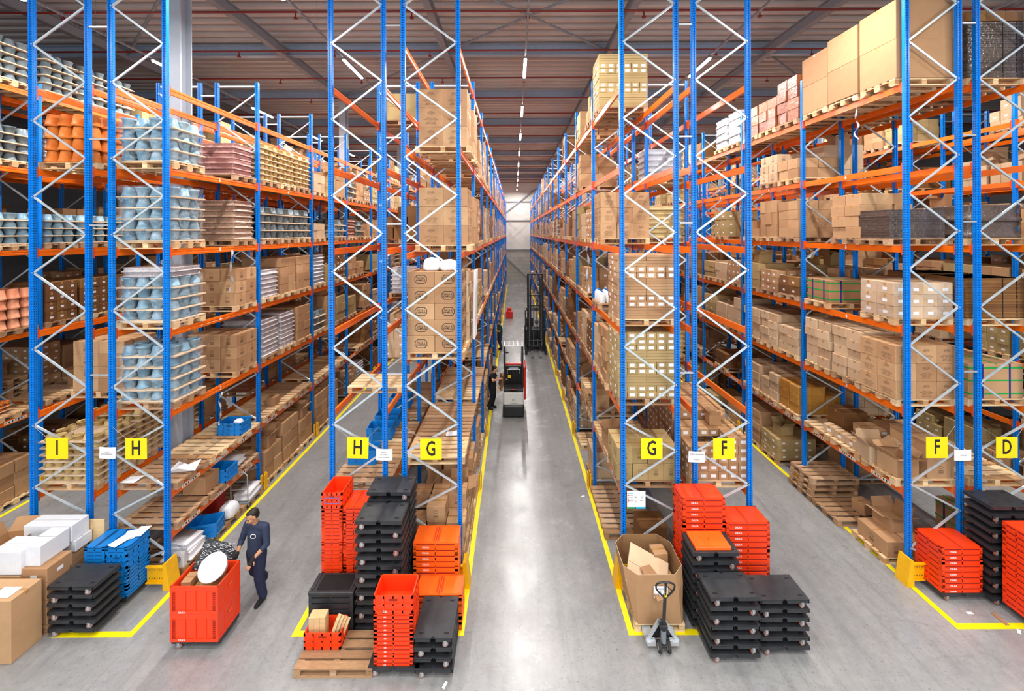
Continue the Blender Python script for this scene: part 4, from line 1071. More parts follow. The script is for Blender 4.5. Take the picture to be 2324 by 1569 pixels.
obj('cardboard_carton', carton(.55, .8, .36, style='mark'), (8.62, 8.4, zb), 0, cat='carton', label='brown carton on shelf one of the F rack by D, inner side, lower')
obj('cardboard_carton', carton(.55, .8, .36, style='mark'), (8.62, 8.4, zb+.36), .01, cat='carton', label='brown carton on shelf one of the F rack by D, inner side, upper')
for l in range(3):
    for i in range(3): obj('labelled_carton', carton(.25, .4, .15, 'carton', 'label'), (8.2+.26*i, 9.25, zb+.15*l), R.uniform(-.03, .03), cat='carton', group='labelled cartons on shelf one of the F rack by D', label='flat labelled carton, column %s, layer %s, shelf one, second pallet, F rack by D' % (CARD[i], CARD[l]))
for i in range(3): obj('cardboard_carton', carton(.22, .3, .2, 'carton_pale', 'label'), (7.88, 9.15+.33*i, zb), .1*i, cat='carton', label='small pale carton %s on the aisle edge of shelf one, F rack by D' % CARD[i])
obj('cardboard_carton', carton(.6, .5, .5, 'carton_dark'), (8.45, 10.05, zb), 0, cat='carton', label='dark brown carton on shelf one, third pallet, F rack by D')
n_ = 0
for s in range(3):
    for l in range(3):
        for i in range(3):
            for j in range(2):
                if R.random() < .2 and l == 2: continue
                mat, ad = (('carton_orange', 'orange-brown'), ('carton_pale', 'pale'), ('carton_pale', 'pale'))[s]
                obj('cardboard_carton', carton(.36, .36, .25, mat), (7.92+.38*i+R.uniform(-.02, .02), Y0+BAY+SLOT(s)-.2+.4*j, zb+.25*l), R.uniform(-.05, .05), cat='carton', group='%s cartons of shelf one, bay two, F rack by D' % ad,
                    label='%s carton, %scolumn %s, layer %s, %s' % (ad, ROWW[2][j], CARD[i], CARD[l], shelf_where('F2', 1, 1, s)))
# floor under the F rack by D
put_pallet(8.2, 8.55, .002, 'on the floor beside the F rack guard, under cartons', True, 'pallet_wood'); 
obj('cardboard_carton', carton(.4, .7, .32, style='mark'), (7.86, 8.5, .15), 0, cat='carton', label='pale-sided carton on the floor pallet by the F rack post, aisle side')
obj('cardboard_carton', carton(.42, .7, .32, style='mark'), (8.3, 8.5, .15), 0, cat='carton', label='brown carton on the floor pallet by the F rack post, inner side')
obj('cardboard_carton', open_carton(.5, .4, .3, seed=15), (8.2, 8.6, .475), .05, cat='carton', label='open carton on top of two cartons on the floor by the F rack post')
for k_ in range(3): put_pallet(8.1, 9.6, .002+.146*0, 'on the floor, middle of the first bay, F rack by D', True, 'pallet_old') if k_ == 0 else None
for k_ in range(4): put_pallet(8.1+.02*k_, 10.45, .002+.147*k_, 'number %s of the floor pile, F rack by D' % CARD[k_], True, 'pallet_old')
for k_, (x, y) in enumerate(((8.35, 9.5),)): obj('cardboard_carton', carton(.3, .3, .26), (x, y, .15), .2, cat='carton', label='small carton on the middle floor pallet, F rack by D')
for i in range(3): obj('taped_carton', taped(.5, .7, .62), (8.62, 8.35+.78*i, .95 if 0 else .005 if i else .005), 0, cat='carton', label='tall carton with green and blue tape, number %s along the F rack floor' % CARD[i]) if i == -1 else None
obj('taped_carton', taped(.36, .74, .8), (8.72, 8.3, .15) if 0 else (8.68, 7.6+.65, .005) if 0 else (9.6, 8.5, .15), cat='carton', label='tall green-taped carton on the floor of the D rack')
# D rack
for s, hh in ((0, 1.35), (1, 1.3)):
    U('D', 6, 0, s); put_pallet(9.73, Y0+SLOT(s), lev('D', 6)+.002, 'under dark strapped cardboard, %s' % shelf_where('D', 6, 0, s))
    T = sheet_bundle(1.18, .8, hh-.22, 'wrapped_dark', True, 3+s)
    obj('cardboard_bundle', T, (9.73, Y0+SLOT(s), lev('D', 6)+.148), cat='bundle', label='tall strapped dark stack of flattened cartons, %s' % shelf_where('D', 6, 0, s))
    for i in range(3): obj('cardboard_carton', carton(.39, .8, .2, 'carton_dark'), (9.34+.39*i, Y0+SLOT(s), lev('D', 6)+.152+hh-.21), cat='carton', group='cartons on the strapped dark stack', label='low carton, column %s, on the strapped stack, %s' % (CARD[i], shelf_where('D', 6, 0, s)))
for s in range(3): U('D', 5, 0, s); U('D', 4, 0, s)
wrapped('D', 4, 0, 0, 2, .34, 'wrapped_dark', 'dark glossy'); wrapped('D', 4, 0, 1, 2, .33, 'wrapped_dark', 'dark glossy'); wrapped('D', 4, 0, 2, 2, .33, 'wrapped_dark', 'dark glossy')
for s in range(2):
    U('D', 3, 0, s); put_pallet(9.73, Y0+SLOT(s), lev('D', 3)+.002, 'under strapped grey-brown cardboard, %s' % shelf_where('D', 3, 0, s))
    obj('cardboard_bundle', sheet_bundle(1.2, .8, .82, 'carton_dark', True, 7+s), (9.7, Y0+SLOT(s), lev('D', 3)+.148), cat='bundle', label='strapped stack of flattened brown cartons, %s' % shelf_where('D', 3, 0, s))
for s in range(3):
    U('D', 2, 0, s); put_pallet(9.73, Y0+SLOT(s), lev('D', 2)+.002, 'under a green-taped carton, %s' % shelf_where('D', 2, 0, s))
    obj('taped_carton', taped(1.1, .76, .7), (9.73, Y0+SLOT(s), lev('D', 2)+.148), cat='carton', label='brown carton with green and blue tape, %s' % shelf_where('D', 2, 0, s))
    U('D', 1, 0, s); put_pallet(9.73, Y0+SLOT(s), lev('D', 1)+.002, 'lying flat, %s' % shelf_where('D', 1, 0, s), True, 'pallet_wood', col='bright empty')
    U('D', 0, 0, s)
put_pallet(9.6, 8.5, .002, 'under the green-taped carton on the floor, D rack')

# ------------------------------------------------------------------ far loads, one mass per kind
MM = ['carton', 'carton', 'carton', 'carton_pale', 'carton_dark', 'carton_olive']
for r in RK:
    lv = RK[r][2]; nl_ = len(lv); Rf = random.Random('rk'+r)
    for q in range(NB-1):
        if r in ('A', 'Z', 'E') and q > 7: continue
        for n in range(0, nl_+1):
            if r == 'H1' and n == .5: continue
            for s in range(3):
                if (r, n, q, s) in USED: continue
                z = lev(r, n) if n else 0
                top = n == nl_
                hmax = (1.15 if n else 1.2) if lv is REG else 1.6
                pr_ = {0: .85, 1: .85}.get(n, .86)
                if top: pr_ = .62 if r in ('G1', 'F2', 'B', 'D') else .22
                if r in ('H1', 'H2', 'I') and n == 5: pr_ = .8
                if r in ('G2', 'F1') and n == nl_: pr_ = .15
                if r in ('G2', 'F1') and n == nl_-1: pr_ = .35
                if r == 'G1' and top: pr_ = .04
                if r in ('H1', 'H2', 'I') and top and q < 5: pr_ = 0
                if r in ('F2', 'D', 'E') and n == 5: pr_ = .22
                if r in ('F1', 'F2', 'D', 'E') and n >= 4 and q > 1 and not top: pr_ = .25
                if r == 'H2' and q <= 4 and n >= 3: pr_ = .3
                if r == 'F1' and n in (3, 4) and q < 6: pr_ = .45
                if Rf.random() > pr_: continue
                k_ = Rf.random(); xx = (RK[r][0]+RK[r][1])/2; Yq = Y0+q*BAY+SLOT(s)
                if n == 1 and k_ < .45 or n == 0 and k_ < .25:
                    for t in range(Rf.choice((1, 1, 2, 4))): mput('wooden_pallet', pallet(Rf.choice(('pallet_wood', 'pallet_old')), seed=Rf.randrange(3)), (xx, Yq, z+.002+.146*t))
                    if k_ < .2 and n == 1:
                        o_ = open_carton(.45, .4, .34, seed=Rf.randrange(6)); mput('cardboard_carton', o_, (xx+Rf.uniform(-.3, .3), Yq, z+.15+.146*t), Rf.uniform(-.3, .3))
                elif k_ < .78 or r not in ('H1', 'H2', 'I', 'B', 'F1'):
                    m_ = Rf.choice(MM); nx, ny = Rf.choice(((2, 2), (3, 2), (3, 3), (4, 3))); h_ = Rf.choice((.2, .25, .3, .36)); nz = max(1, min(int(hmax*Rf.uniform(.55, 1)/h_), 6))
                    st = Rf.choice(('', '', 'label')); w_, d = 1.14, .78
                    mput('wooden_pallet', pallet(Rf.choice(('pallet_wood', 'pallet_old')), seed=Rf.randrange(3)), (xx, Yq, z+.002))
                    T = simple(round(w_/nx-.006, 3), round(d/ny-.006, 3), h_-.003, m_, st)
                    for l in range(nz):
                        for i in range(nx):
                            for j in range(ny):
                                if 0 < i < nx-1 and 0 < j < ny-1 and l < nz-1: continue
                                if l == nz-1 and Rf.random() < .12: continue
                                mput('cardboard_carton', T, (xx-w_/2+w_/nx*(i+.5)+Rf.uniform(-.012, .012), Yq-d/2+d/ny*(j+.5)+Rf.uniform(-.01, .01), z+.149+h_*l), Rf.uniform(-.03, .03))
                    if Rf.random() < .25: mput('cardboard_carton', open_carton(.4, .34, .26, m_, seed=Rf.randrange(6)), (xx+Rf.uniform(-.2, .2), Yq, z+.15+h_*nz), Rf.uniform(-.4, .4))
                elif k_ < .9 and r in ('H1', 'I', 'B') and n > 1:
                    pots(r, n, q, s, Rf.choice((3, 4)), 'pot_dull', ind=False)
                else:
                    wrapped(r, n, q, s, Rf.choice((6, 7, 8)), .125, Rf.choice(('wrapped_silver', 'wrapped_brown', 'beige_pot', 'wrapped_white', 'wrapped_red')), '', ind=False)
ML = {'cardboard_carton': ('brown cartons stacked on the shelves deeper along all racks', 'carton'), 'wooden_pallet': ('wooden pallets under the loads deeper along all racks', 'pallet'),
      'flower_pot': ('grey flower pots stacked deeper in the racks', 'flower pot'), 'cardboard_tray': ('cardboard trays between the flower pots deeper in the racks', 'tray'),
      'wrapped_load': ('film-wrapped loads standing deeper in the racks', 'wrapped load'), 'labelled_carton': ('small labelled cartons stacked behind the F sign', 'carton')}
for kd, mb in MASS.items(): mb.build(kd, kind='stuff', label=ML[kd][0], cat=ML[kd][1])

# ------------------------------------------------------------------ dollies and folding crates in front of the racks
def dolly_tpl(w_, d):
    plate = MB(); h = .1
    n_ = [(-w_/2, -d/2), (-.035, -d/2), (0, -d/2+.03), (.035, -d/2), (w_/2, -d/2), (w_/2, d/2), (.035, d/2), (0, d/2-.03), (-.035, d/2), (-w_/2, d/2)]
    plate.prism(n_, h+.03, h+.05, 'black_plastic')
    for s_ in (-1, 1):
        plate.box(s_*(w_/2-.012), 0, h-.012, .024, d, .046, 'black_plastic')
        for u in (-1, 1): plate.box(u*(w_/4+.015), s_*(d/2-.012), h-.012, w_/2-.05, .024, .046, 'black_plastic')
        for u in (-1, 1): plate.box(s_*(w_/2-.1), u*(d/2-.075), h+.0485, .075, .03, .002, 'black_pit')
    plate.box(0, 0, h+.0495, w_*.55, d*.5, .0015, 'black_plastic')
    for i in range(5): plate.box(-w_*.3+w_*.15*i, 0, h+.006, .012, d-.05, .026, 'black_plastic')
    c = MB(); wl = MB(); r_ = .046
    wl.tube((0, -.016, r_), (0, .016, r_), r_, 'caster_tread', n=14); wl.tube((0, -.0175, r_), (0, .0175, r_), r_*.8, 'caster_hub', n=12)
    c.box(0, -.022, r_-.012, .03, .004, .062, 'zinc'); c.box(0, .022, r_-.012, .03, .004, .062, 'zinc'); c.box(0, 0, h-.008, .06, .06, .006, 'zinc')
    return plate, c, wl
DW, DD = .8, .47
pm, cm, wm_ = dolly_tpl(DW, DD); pm2, _, _ = dolly_tpl(.6, .7)
PM, CM, PM2, WM = pm.mesh('platform'), cm.mesh('caster'), pm2.mesh('platform'), wm_.mesh('wheel')
def dolly(x, y, z, rz=0, long_=False, turn=0, lab='', group=None):
    r_ = empty('dolly', (x, y, z), rz, cat='dolly', label=lab, group=group)
    part(r_, 'platform', PM2 if long_ else PM, (0, 0, 0))
    w_, d = (.6, .7) if long_ else (DW, DD)
    pts = ((-w_/2+.11, -d/2+.026), (w_/2-.2, -d/2+.14), (-w_/2+.11, d/2-.026), (w_/2-.2, d/2-.14))
    for a, b_ in pts:
        c = part(r_, 'caster', CM, (a, b_, 0)); c.rotation_euler = (0, 0, .5 if a > 0 else .2); part(c, 'wheel', WM, (0, 0, 0))
    return r_
def dollies(x, y, n, where, rz=0, long_=False, sp=.152, grp=None):
    for i in range(n):
        dolly(x+R.uniform(-.008, .008), y+R.uniform(-.006, .006), sp*i+.001, rz+(pi if i % 2 else 0)+R.uniform(-.01, .01), long_, 0,
              'black dolly, number %s upwards, %s' % (CARD[i], where), 'black dollies of the stack %s' % where)
    return sp*(n-1)+.15
def folded(w_, d, h, mat, lid=True, text='DILKA'):
    def fn():
        b = MB(); pit = {'blue_crate': 'blue_dark', 'black_plastic': 'black_pit'}.get(mat, 'red_dark')
        b.box(0, 0, .004, w_-.02, d-.02, h-.012, mat)
        for s_ in (-1, 1):
            b.box(0, s_*(d/2-.008), 0, w_, .016, h*.42, mat); b.box(s_*(w_/2-.008), 0, 0, .016, d, h*.42, mat)
            b.box(0, s_*(d/2-.006), h*.78, w_, .012, h*.2, mat); b.box(s_*(w_/2-.006), 0, h*.78, .012, d, h*.2, mat)
            for u in (-1, 0, 1): b.box(u*(w_/2-.03), s_*(d/2-.007), 0, .05 if u else .02, .014, h*.98, mat)
            for u in (-1, 0, 1): b.box(s_*(w_/2-.007), u*(d/2-.03), 0, .014, .05 if u else .02, h*.98, mat)
            b.box(0, s_*(d/2-.0095), h*.5, w_-.08, .002, h*.24, pit); b.box(s_*(w_/2-.0095), 0, h*.5, .002, d-.08, h*.24, pit)
        b.box(0, 0, h-.01, .012, d-.03, .005, pit)
        for s_ in (-1, 1): b.box(s_*w_*.25, 0, h-.008, w_*.44, d-.05, .006, mat); b.box(s_*w_*.05, 0, h-.004, .03, d-.09, .004, {'blue_crate': 'blue_dark', 'black_plastic': 'black_pit'}.get(mat, 'red_crate'))
        if text:
            b.put(text_geo(text, min(.045, h*.42), 'sticker', bold=.001), on_front(-w_*.22, -d/2-.0012, h*.22))
        return b
    return tp(('fold', w_, d, h, mat, text), fn)
def fstack(x, y, z, w_, d, h, n, mat, colr, where, text='DILKA'):
    T = folded(w_, d, h, mat, text=text)
    for i in range(n): obj('folding_crate', T, (x+R.uniform(-.004, .004), y+R.uniform(-.003, .003), z+h*i), R.uniform(-.004, .004), cat='crate', group='folded %s crates %s' % (colr, where), label='folded %s crate, number %s from below, %s' % (colr, (CARD+['seventeen', 'eighteen', 'nineteen', 'twenty', 'twenty-one', 'twenty-two', 'twenty-three', 'twenty-four', 'twenty-five', 'twenty-six', 'twenty-seven', 'twenty-eight', 'twenty-nine', 'thirty'])[i], where))
    return z+h*n
def opened(x, y, z, w_, d, h, mat, lab, rz=0, text='DILKA', extra=None):
    r_ = empty('folding_crate', (x, y, z), rz, cat='crate', label=lab)
    dark = 'red_dark' if mat != 'blue_crate' else 'blue_dark'
    T = crate(w_, d, h, mat, dark); o = bpy.data.objects.new('body', T[1]); C.objects.link(o); o.parent = r_
    b = MB()
    if text: b.put(text_geo(text, .045, 'sticker', bold=.001), on_front(-w_*.2, -d/2-.002, .03))
    if extra == 'blue': # blue framed card holder
        for dx, dz, sx, sz in ((0, .05, .26, .006), (0, -.05, .26, .006), (-.13, 0, .006, .106), (.13, 0, .006, .106)): b.box(dx, -d/2-.003, h*.5+dz-sz/2, sx, .004, sz, 'blue_crate')
    if b.v: b.build('marking', r_)
    return r_
# --- between the H and G signs
dollies(-2.34, 6.74+DD/2, 13, 'in the front black stack before the G sign', sp=.152)
dollies(-2.33, 7.26+DD/2, 14, 'in the rear black stack before the G sign', sp=.152)
dolly(-3.15, 7.2+.25, .001, lab='black dolly under the two tall columns of red folded crates')
zt = fstack(-3.35, 7.46, .152, .38, .5, .069, 25, 'red_crate', 'red', 'in the left tall column', None)
opened(-3.35, 7.46, zt+.002, .38, .5, .27, 'red_crate', 'open red crate with blue card frame atop the tall red column', extra='blue', text=None)
fstack(-2.955, 7.46, .152, .38, .5, .069, 25, 'red_crate', 'red', 'in the right tall column', None)
# pallet at the very front, bin with timber, black folded crates
PT = pallet('pallet_old', 1.22, .98, 1); obj('wooden_pallet', PT, (-2.83, 6.12+.49, .001), 0, cat='pallet', label='wooden pallet on the floor carrying the red bin of timber') if False else None
obj('wooden_pallet', pallet('pallet_old', 1.22, .6, 1), (-2.84, 6.12+.3, .001), 0, cat='pallet', label='wooden pallet on the floor carrying the red bin of timber')
for k_ in range(7): obj('folding_crate', folded(.76, .38, .1, 'black_plastic', text=None), (-3.16, 6.74+.2, .002+.1*k_+.0), 0, cat='crate', group='black folded crates', label='black folded crate, number %s from below, behind the red timber bin' % CARD[k_])
b = MB(); b.cbox(0, 0, 0, .78, .4, .06, .01, 'black_plastic'); b.box(.02, 0, .06, .56, .3, .006, 'black_pit')
for s_ in (-1, 1): b.box(s_*.33, 0, .058, .03, .3, .014, 'black_plastic')
b.build('crate_lid', None, (-3.16, 6.94, .703), cat='lid', label='black lid on the black folded crates behind the timber bin')
opened(-3.14, 6.56, .147, .6, .32, .26, 'red_crate', 'open red crate on the front pallet holding timber blocks', text=None)
b = MB(); b.cbox(0, 0, 0, .27, .15, .42, .004, 'timber')
for x in (-.045, .045): b.box(x, -.076, .01, .003, .002, .4, 'pallet_old')
b.build('timber_block', None, (-3.27, 6.56, .163), .03, cat='timber', label='large pale timber block standing in the red crate')
for i in range(4):
    b = MB(); b.cbox(0, 0, 0, .05, .11, .44-.05*i, .003, 'timber'); o = b.build('timber_board', None, (-3.06+.055*i, 6.5+.03*i, .17), cat='timber', group='leaning timber boards', label='pale timber board leaning in the red crate, number %s from the block' % CARD[i]); o.rotation_euler = (0, rad(20), 0)
# red column in front, dollies turned lengthways, orange crates
dolly(-1.9, 6.14+.22, .001, lab='black dolly under the red crate column with the open crate, front row')
zt = fstack(-1.91, 6.14+.21, .152, .62, .4, .068, 12, 'red_crate', 'red', 'in the front column', '  DK')
opened(-1.91, 6.14+.21, zt+.002, .62, .4, .27, 'red_crate', 'open red crate on top of the front red column', text='DK')
dollies(-1.28, 6.11+.35, 4, 'turned lengthways beside the front red column', long_=True, sp=.16)
dolly(-1.47, 7.48, .001, lab='black dolly under the tall orange folded crates before the G sign')
fstack(-1.47, 7.48, .152, .82, .44, .104, 10, 'orange_crate', 'orange', 'before the G sign')
fstack(-1.34, 7.04, .002, .8, .4, .104, 6, 'orange_crate', 'orange', 'behind the lengthways dollies')
# --- right of the central aisle
dolly(3.48, 7.5, .001, lab='black dolly under the tallest orange crates beside the carton bin')
fstack(3.48, 7.51, .152, .78, .45, .107, 17, 'red_crate', 'orange', 'beside the carton bin')
dolly(4.28, 7.48, .001, lab='black dolly under the orange crates below the F sign')
fstack(4.27, 7.48, .152, .8, .45, .107, 13, 'red_crate', 'orange', 'below the F sign')
zt = dollies(3.45, 6.8+DD/2-.0, 9, 'behind the front stack, with orange lid', sp=.152)
b = MB(); b.cbox(0, 0, 0, .62, .38, .055, .006, 'orange_crate'); b.box(0, 0, .055, .5, .3, .004, 'orange_crate'); b.box(0, 0, .056, .02, .02, .005, 'red_dark'); b.build('crate_lid', None, (3.43, 7.03, zt+.004), cat='lid', label='flat orange crate lid on top of the black dolly stack')
dollies(3.5, 6.3+DD/2, 7, 'in the front stack beside the pallet jack', sp=.152)
dollies(4.37, 6.42+DD/2, 6, 'in the low stack furthest from the pallet jack', sp=.152)
# --- right-hand group before the D sign
dolly(8.32, 7.58, .001, lab='black dolly under the low red crates beside the F rack guard')
fstack(8.31, 7.6, .152, .76, .5, .105, 8, 'red_crate', 'red', 'beside the F rack guard')
dollies(9.13, 7.25+DD/2, 12, 'before the D sign', sp=.152)
dolly(9.3, 7.0, .001, lab='black dolly under the red crate column at the frame edge')
fstack(9.22, 6.98, .152, .76, .4, .105, 14, 'red_crate', 'red', 'before the D sign dollies')
# --- left-hand group
dollies(-7.6, 6.75+DD/2, 6, 'beside the brown cartons on the left', sp=.145)
dolly(-7.6, 7.55, .001, lab='black dolly under the blue crates')
fstack(-7.8, 7.55, .152, .38, .46, .067, 14, 'blue_crate', 'blue', 'in the outer column', None)
zt = fstack(-7.4, 7.55, .152, .4, .46, .067, 8, 'blue_crate', 'blue', 'in the lower inner column', None)
opened(-7.4, 7.55, zt+.001, .4, .46, .26, 'blue_crate', 'erected blue crate within the inner blue column', text=None)
fstack(-7.4, 7.55, zt+.263, .4, .46, .067, 2, 'blue_crate', 'blue', 'on the erected blue crate', None)
ztb = zt+.263+.134
for k_, (x, y, a) in enumerate(((-7.42, 7.62, .4), (-7.3, 7.7, .1), (-7.45, 7.45, -.3))):
    sheet('paper_sheet', [(-.1, -.14, 0), (.1, -.14, .004), (.1, .14, 0), (-.1, .14, .006)], (x, y, ztb+.006+.008*k_), 'white paper sheet %s lying on the blue crates' % ('under the others', 'in the middle', 'nearest the cartons')[k_], rz=a)
obj('wooden_pallet', pallet('pallet_old', .8, .7, 1), (-8.45, 7.15, .001), 0, cat='pallet', label='worn pallet under the pile of white and brown cartons')
def bx(w_, d, h, x, y, z, mat, style, lab, rz=0, nm='cardboard_carton'): return obj(nm, carton(w_, d, h, mat, style), (x, y, z), rz, cat='carton', label=lab)
bx(.82, .42, 1.02, -8.5, 6.54, .002, 'carton', 'tape', 'large tall brown carton at the lower left corner of the scene')
sheet('paper_sheet', [(-.15, -.1, 0), (.15, -.1, .0), (.15, .1, 0), (-.15, .1, 0)], (-8.35, 6.48, 1.03), 'white sheet on the large tall brown carton')
pile = [(.42, .36, .42, -8.3, 7.0, .147, 'carton', 'brown carton at the bottom of the white-topped pile'), (.42, .36, .3, -8.3, 7.0, .568, 'carton', 'brown carton second in the white-topped pile'), (.46, .4, .25, -8.32, 7.02, .87, 'carton', 'brown carton with label third in the white-topped pile')]
for w_, d, h, x, y, z, m_, lab in pile: bx(w_, d, h, x, y, z, m_, 'label' if z > .8 else 'tape', lab)
bx(.33, .46, .34, -8.43, 7.1, 1.123, 'white_card', 'white', 'long white carton topmost of the pile beside the blue crates', .0, 'white_carton')
bx(.52, .36, .4, -8.78, 6.98, 1.03, 'white_card', 'white', 'long white carton beside the pile at the left edge', .0, 'white_carton')
bx(.5, .36, .86, -8.78, 6.98, .147, 'carton', 'tape', 'brown carton under the white carton at the left edge')
bx(.9, .3, .3, -8.7, 7.5, 1.17, 'white_card', 'white', 'widest white carton at the back of the pile', 0, 'white_carton')
bx(.9, .3, .2, -8.66, 7.52, .965, 'white_card', 'white', 'flat white carton under the widest white carton', 0, 'white_carton')
bx(.86, .3, .96, -8.7, 7.5, .002, 'carton', 'tape', 'brown carton on the floor under the widest white carton')
obj('cardboard_carton', open_carton(.5, .5, .3, seed=21), (-9.45, 7.35, .9), .1, cat='carton', label='open brown carton behind white cartons at the left edge')
bx(.5, .5, .9, -9.45, 7.35, .002, 'carton', 'tape', 'brown carton under the open carton at the left edge')
b = MB(); b.cbox(0, 0, 0, .42, .02, .46, .003, 'timber'); b.build('plywood_board', None, (-8.22, 7.7, .88), cat='board', label='plain plywood board between the I and H rack posts')
b = MB(); b.box(0, 0, 0, .03, .03, .88, 'zinc'); b.build('board_post', None, (-8.22, 7.7, 0), cat='post', label='thin steel post holding the plywood board')

# --- big carton bin on its pallet
obj('wooden_pallet', pallet('pallet_wood', .86, .9, 2), (2.48, 7.25, .001), 0, cat='pallet', label='pale pallet under the tall octagonal carton bin')
r_ = empty('carton_bin', (2.48, 7.23, .146), cat='carton bin', label='tall open octagonal brown carton bin filled with cardboard, behind the pallet jack')
b = MB(); n = 8
def octo(w_, d, c, ox=0): return [(ox-w_/2+c, -d/2), (ox+w_/2-c, -d/2), (ox+w_/2, -d/2+c), (ox+w_/2, d/2-c), (ox+w_/2-c, d/2), (ox-w_/2+c, d/2), (ox-w_/2, d/2-c), (ox-w_/2, -d/2+c)]
lev_ = [(0, octo(.84, .86, .05)), (.3, octo(.9, .88, .08, -.03)), (.6, octo(1.0, .9, .14, -.05)), (.87, octo(1.04, .92, .2, -.07))]
vs = [(x, y, z) for z, o in lev_ for x, y in o]; fs = [(j*8+i, j*8+(i+1) % 8, (j+1)*8+(i+1) % 8, (j+1)*8+i) for j in range(3) for i in range(8)]
b.add(vs, fs, 'carton'); vi = [(x*.985, y*.985, z) for x, y, z in vs]; b.add(vi, [tuple(reversed(f)) for f in fs], 'carton_inside')
b.add(vs[24:]+vi[24:], [(i, (i+1) % 8, 8+(i+1) % 8, 8+i) for i in range(8)], 'carton_pale'); b.add([(x, y, .01) for x, y in lev_[0][1]], [tuple(range(8))], 'carton_inside')
b.build('shell', r_)
b = MB(); b.box(.0, -.452, .5, .24, .003, .2, 'paper'); b.put(text_geo('DILLE\n&\nKAMILLE', .04, 'ink', space=1.3), on_front(0, -.455, .6)); o = b.build('paper_label', r_); o.rotation_euler = (.03, 0, 0)
b = MB(); b.cbox(0, 0, 0, .72, .62, .03, .004, 'carton_pale'); b.box(0, 0, .03, .7, .004, .001, 'print_dark'); b.put(LINES, Matrix.Translation((.1, -.18, .0315)))
o = b.build('flattened_carton', None, (2.36, 7.1, .78), cat='carton', label='large flattened carton leaning inside the carton bin'); o.rotation_euler = (rad(28), rad(22), rad(-14))
b = MB(); b.cbox(0, 0, 0, .5, .5, .03, .004, 'carton'); o = b.build('flattened_carton', None, (2.52, 7.0, .7), cat='carton', label='smaller flattened carton under the large one inside the bin'); o.rotation_euler = (rad(30), rad(12), rad(30))
obj('cardboard_carton', carton(.26, .24, .2), (2.68, 7.42, .74), .1, cat='carton', label='small closed carton lying inside the carton bin at the back')
obj('cardboard_carton', carton(.5, .5, .55, 'carton_inside'), (2.55, 7.3, .17), .1, cat='carton', label='carton filling the bottom of the carton bin')

# --- pallet jack
r_ = empty('pallet_jack', (2.43, 6.62, 0), cat='pallet jack', label='hand pallet jack with black loop handle before the carton bin')
b = MB()
for s_ in (-1, 1):
    b.bar((s_*.03, -.02, .42), (s_*.26, -.06, .1), .06, .02, 'zinc', up=(0, 1, 0)); b.bar((s_*.26, -.08, .09), (s_*.12, -.08, .09), .05, .06, 'zinc', up=(0, 0, 1))
b.bar((-.27, -.05, .1), (-.12, -.05, .1), .06, .04, 'galv'); b.bar((.12, -.05, .1), (.27, -.05, .1), .06, .04, 'galv')
b.add([(-.22, -.01, .1), (.22, -.01, .1), (.03, -.01, .42), (-.03, -.01, .42)], [(0, 1, 2, 3)], 'black_metal'); jc = b.build('chassis', r_)
for s_ in (-1, 1):
    b = MB(); b.box(s_*.19, .62, .05, .15, 1.15, .045, 'galv'); b.tube((s_*.19-.03, 1.08, .04), (s_*.19+.03, 1.08, .04), .038, 'rubber', n=12); b.build('fork', r_)
    b = MB(); b.tube((s_*.075-.02, -.13, .085), (s_*.075+.02, -.13, .085), .085, 'rubber', n=20); b.tube((s_*.075-.022, -.13, .085), (s_*.075+.022, -.13, .085), .045, 'zinc', n=14); b.build('wheel', r_)
b = MB(); b.tube((0, -.11, .1), (0, -.11, .4), .035, 'black_metal', n=12); b.tube((0, -.11, .14), (0, -.11, .34), .045, 'steel_grey', n=12); b.tube((-.05, -.13, .085), (.05, -.13, .085), .02, 'black_metal'); b.cbox(0, -.11, .36, .12, .09, .08, .01, 'black_metal'); b.build('hydraulic_pump', r_)
b = MB(); b.bar((0, -.12, .4), (0, -.19, 1.0), .045, .03, 'black_metal')
lp = [(0, -.19, .93), (-.1, -.2, 1.03), (-.15, -.205, 1.1), (-.155, -.21, 1.16), (-.12, -.215, 1.2), (-.06, -.217, 1.215), (.06, -.217, 1.21), (.12, -.215, 1.19), (.15, -.21, 1.15), (.14, -.205, 1.09), (.1, -.2, 1.03), (0, -.19, .93)]
b.path(lp, .014, 'black_metal'); b.tube((0, -.2, 1.0), (0, -.216, 1.19), .018, 'black_metal'); jh = b.build('handle', r_)
b = MB(); b.box(0, -.213, .97, .035, .004, .09, 'yellow_sign'); b.build('sticker', jh)
b = MB(); b.bar((.01, -.22, 1.16), (.09, -.24, 1.1), .012, .012, 'black_metal'); b.build('lever', jh)

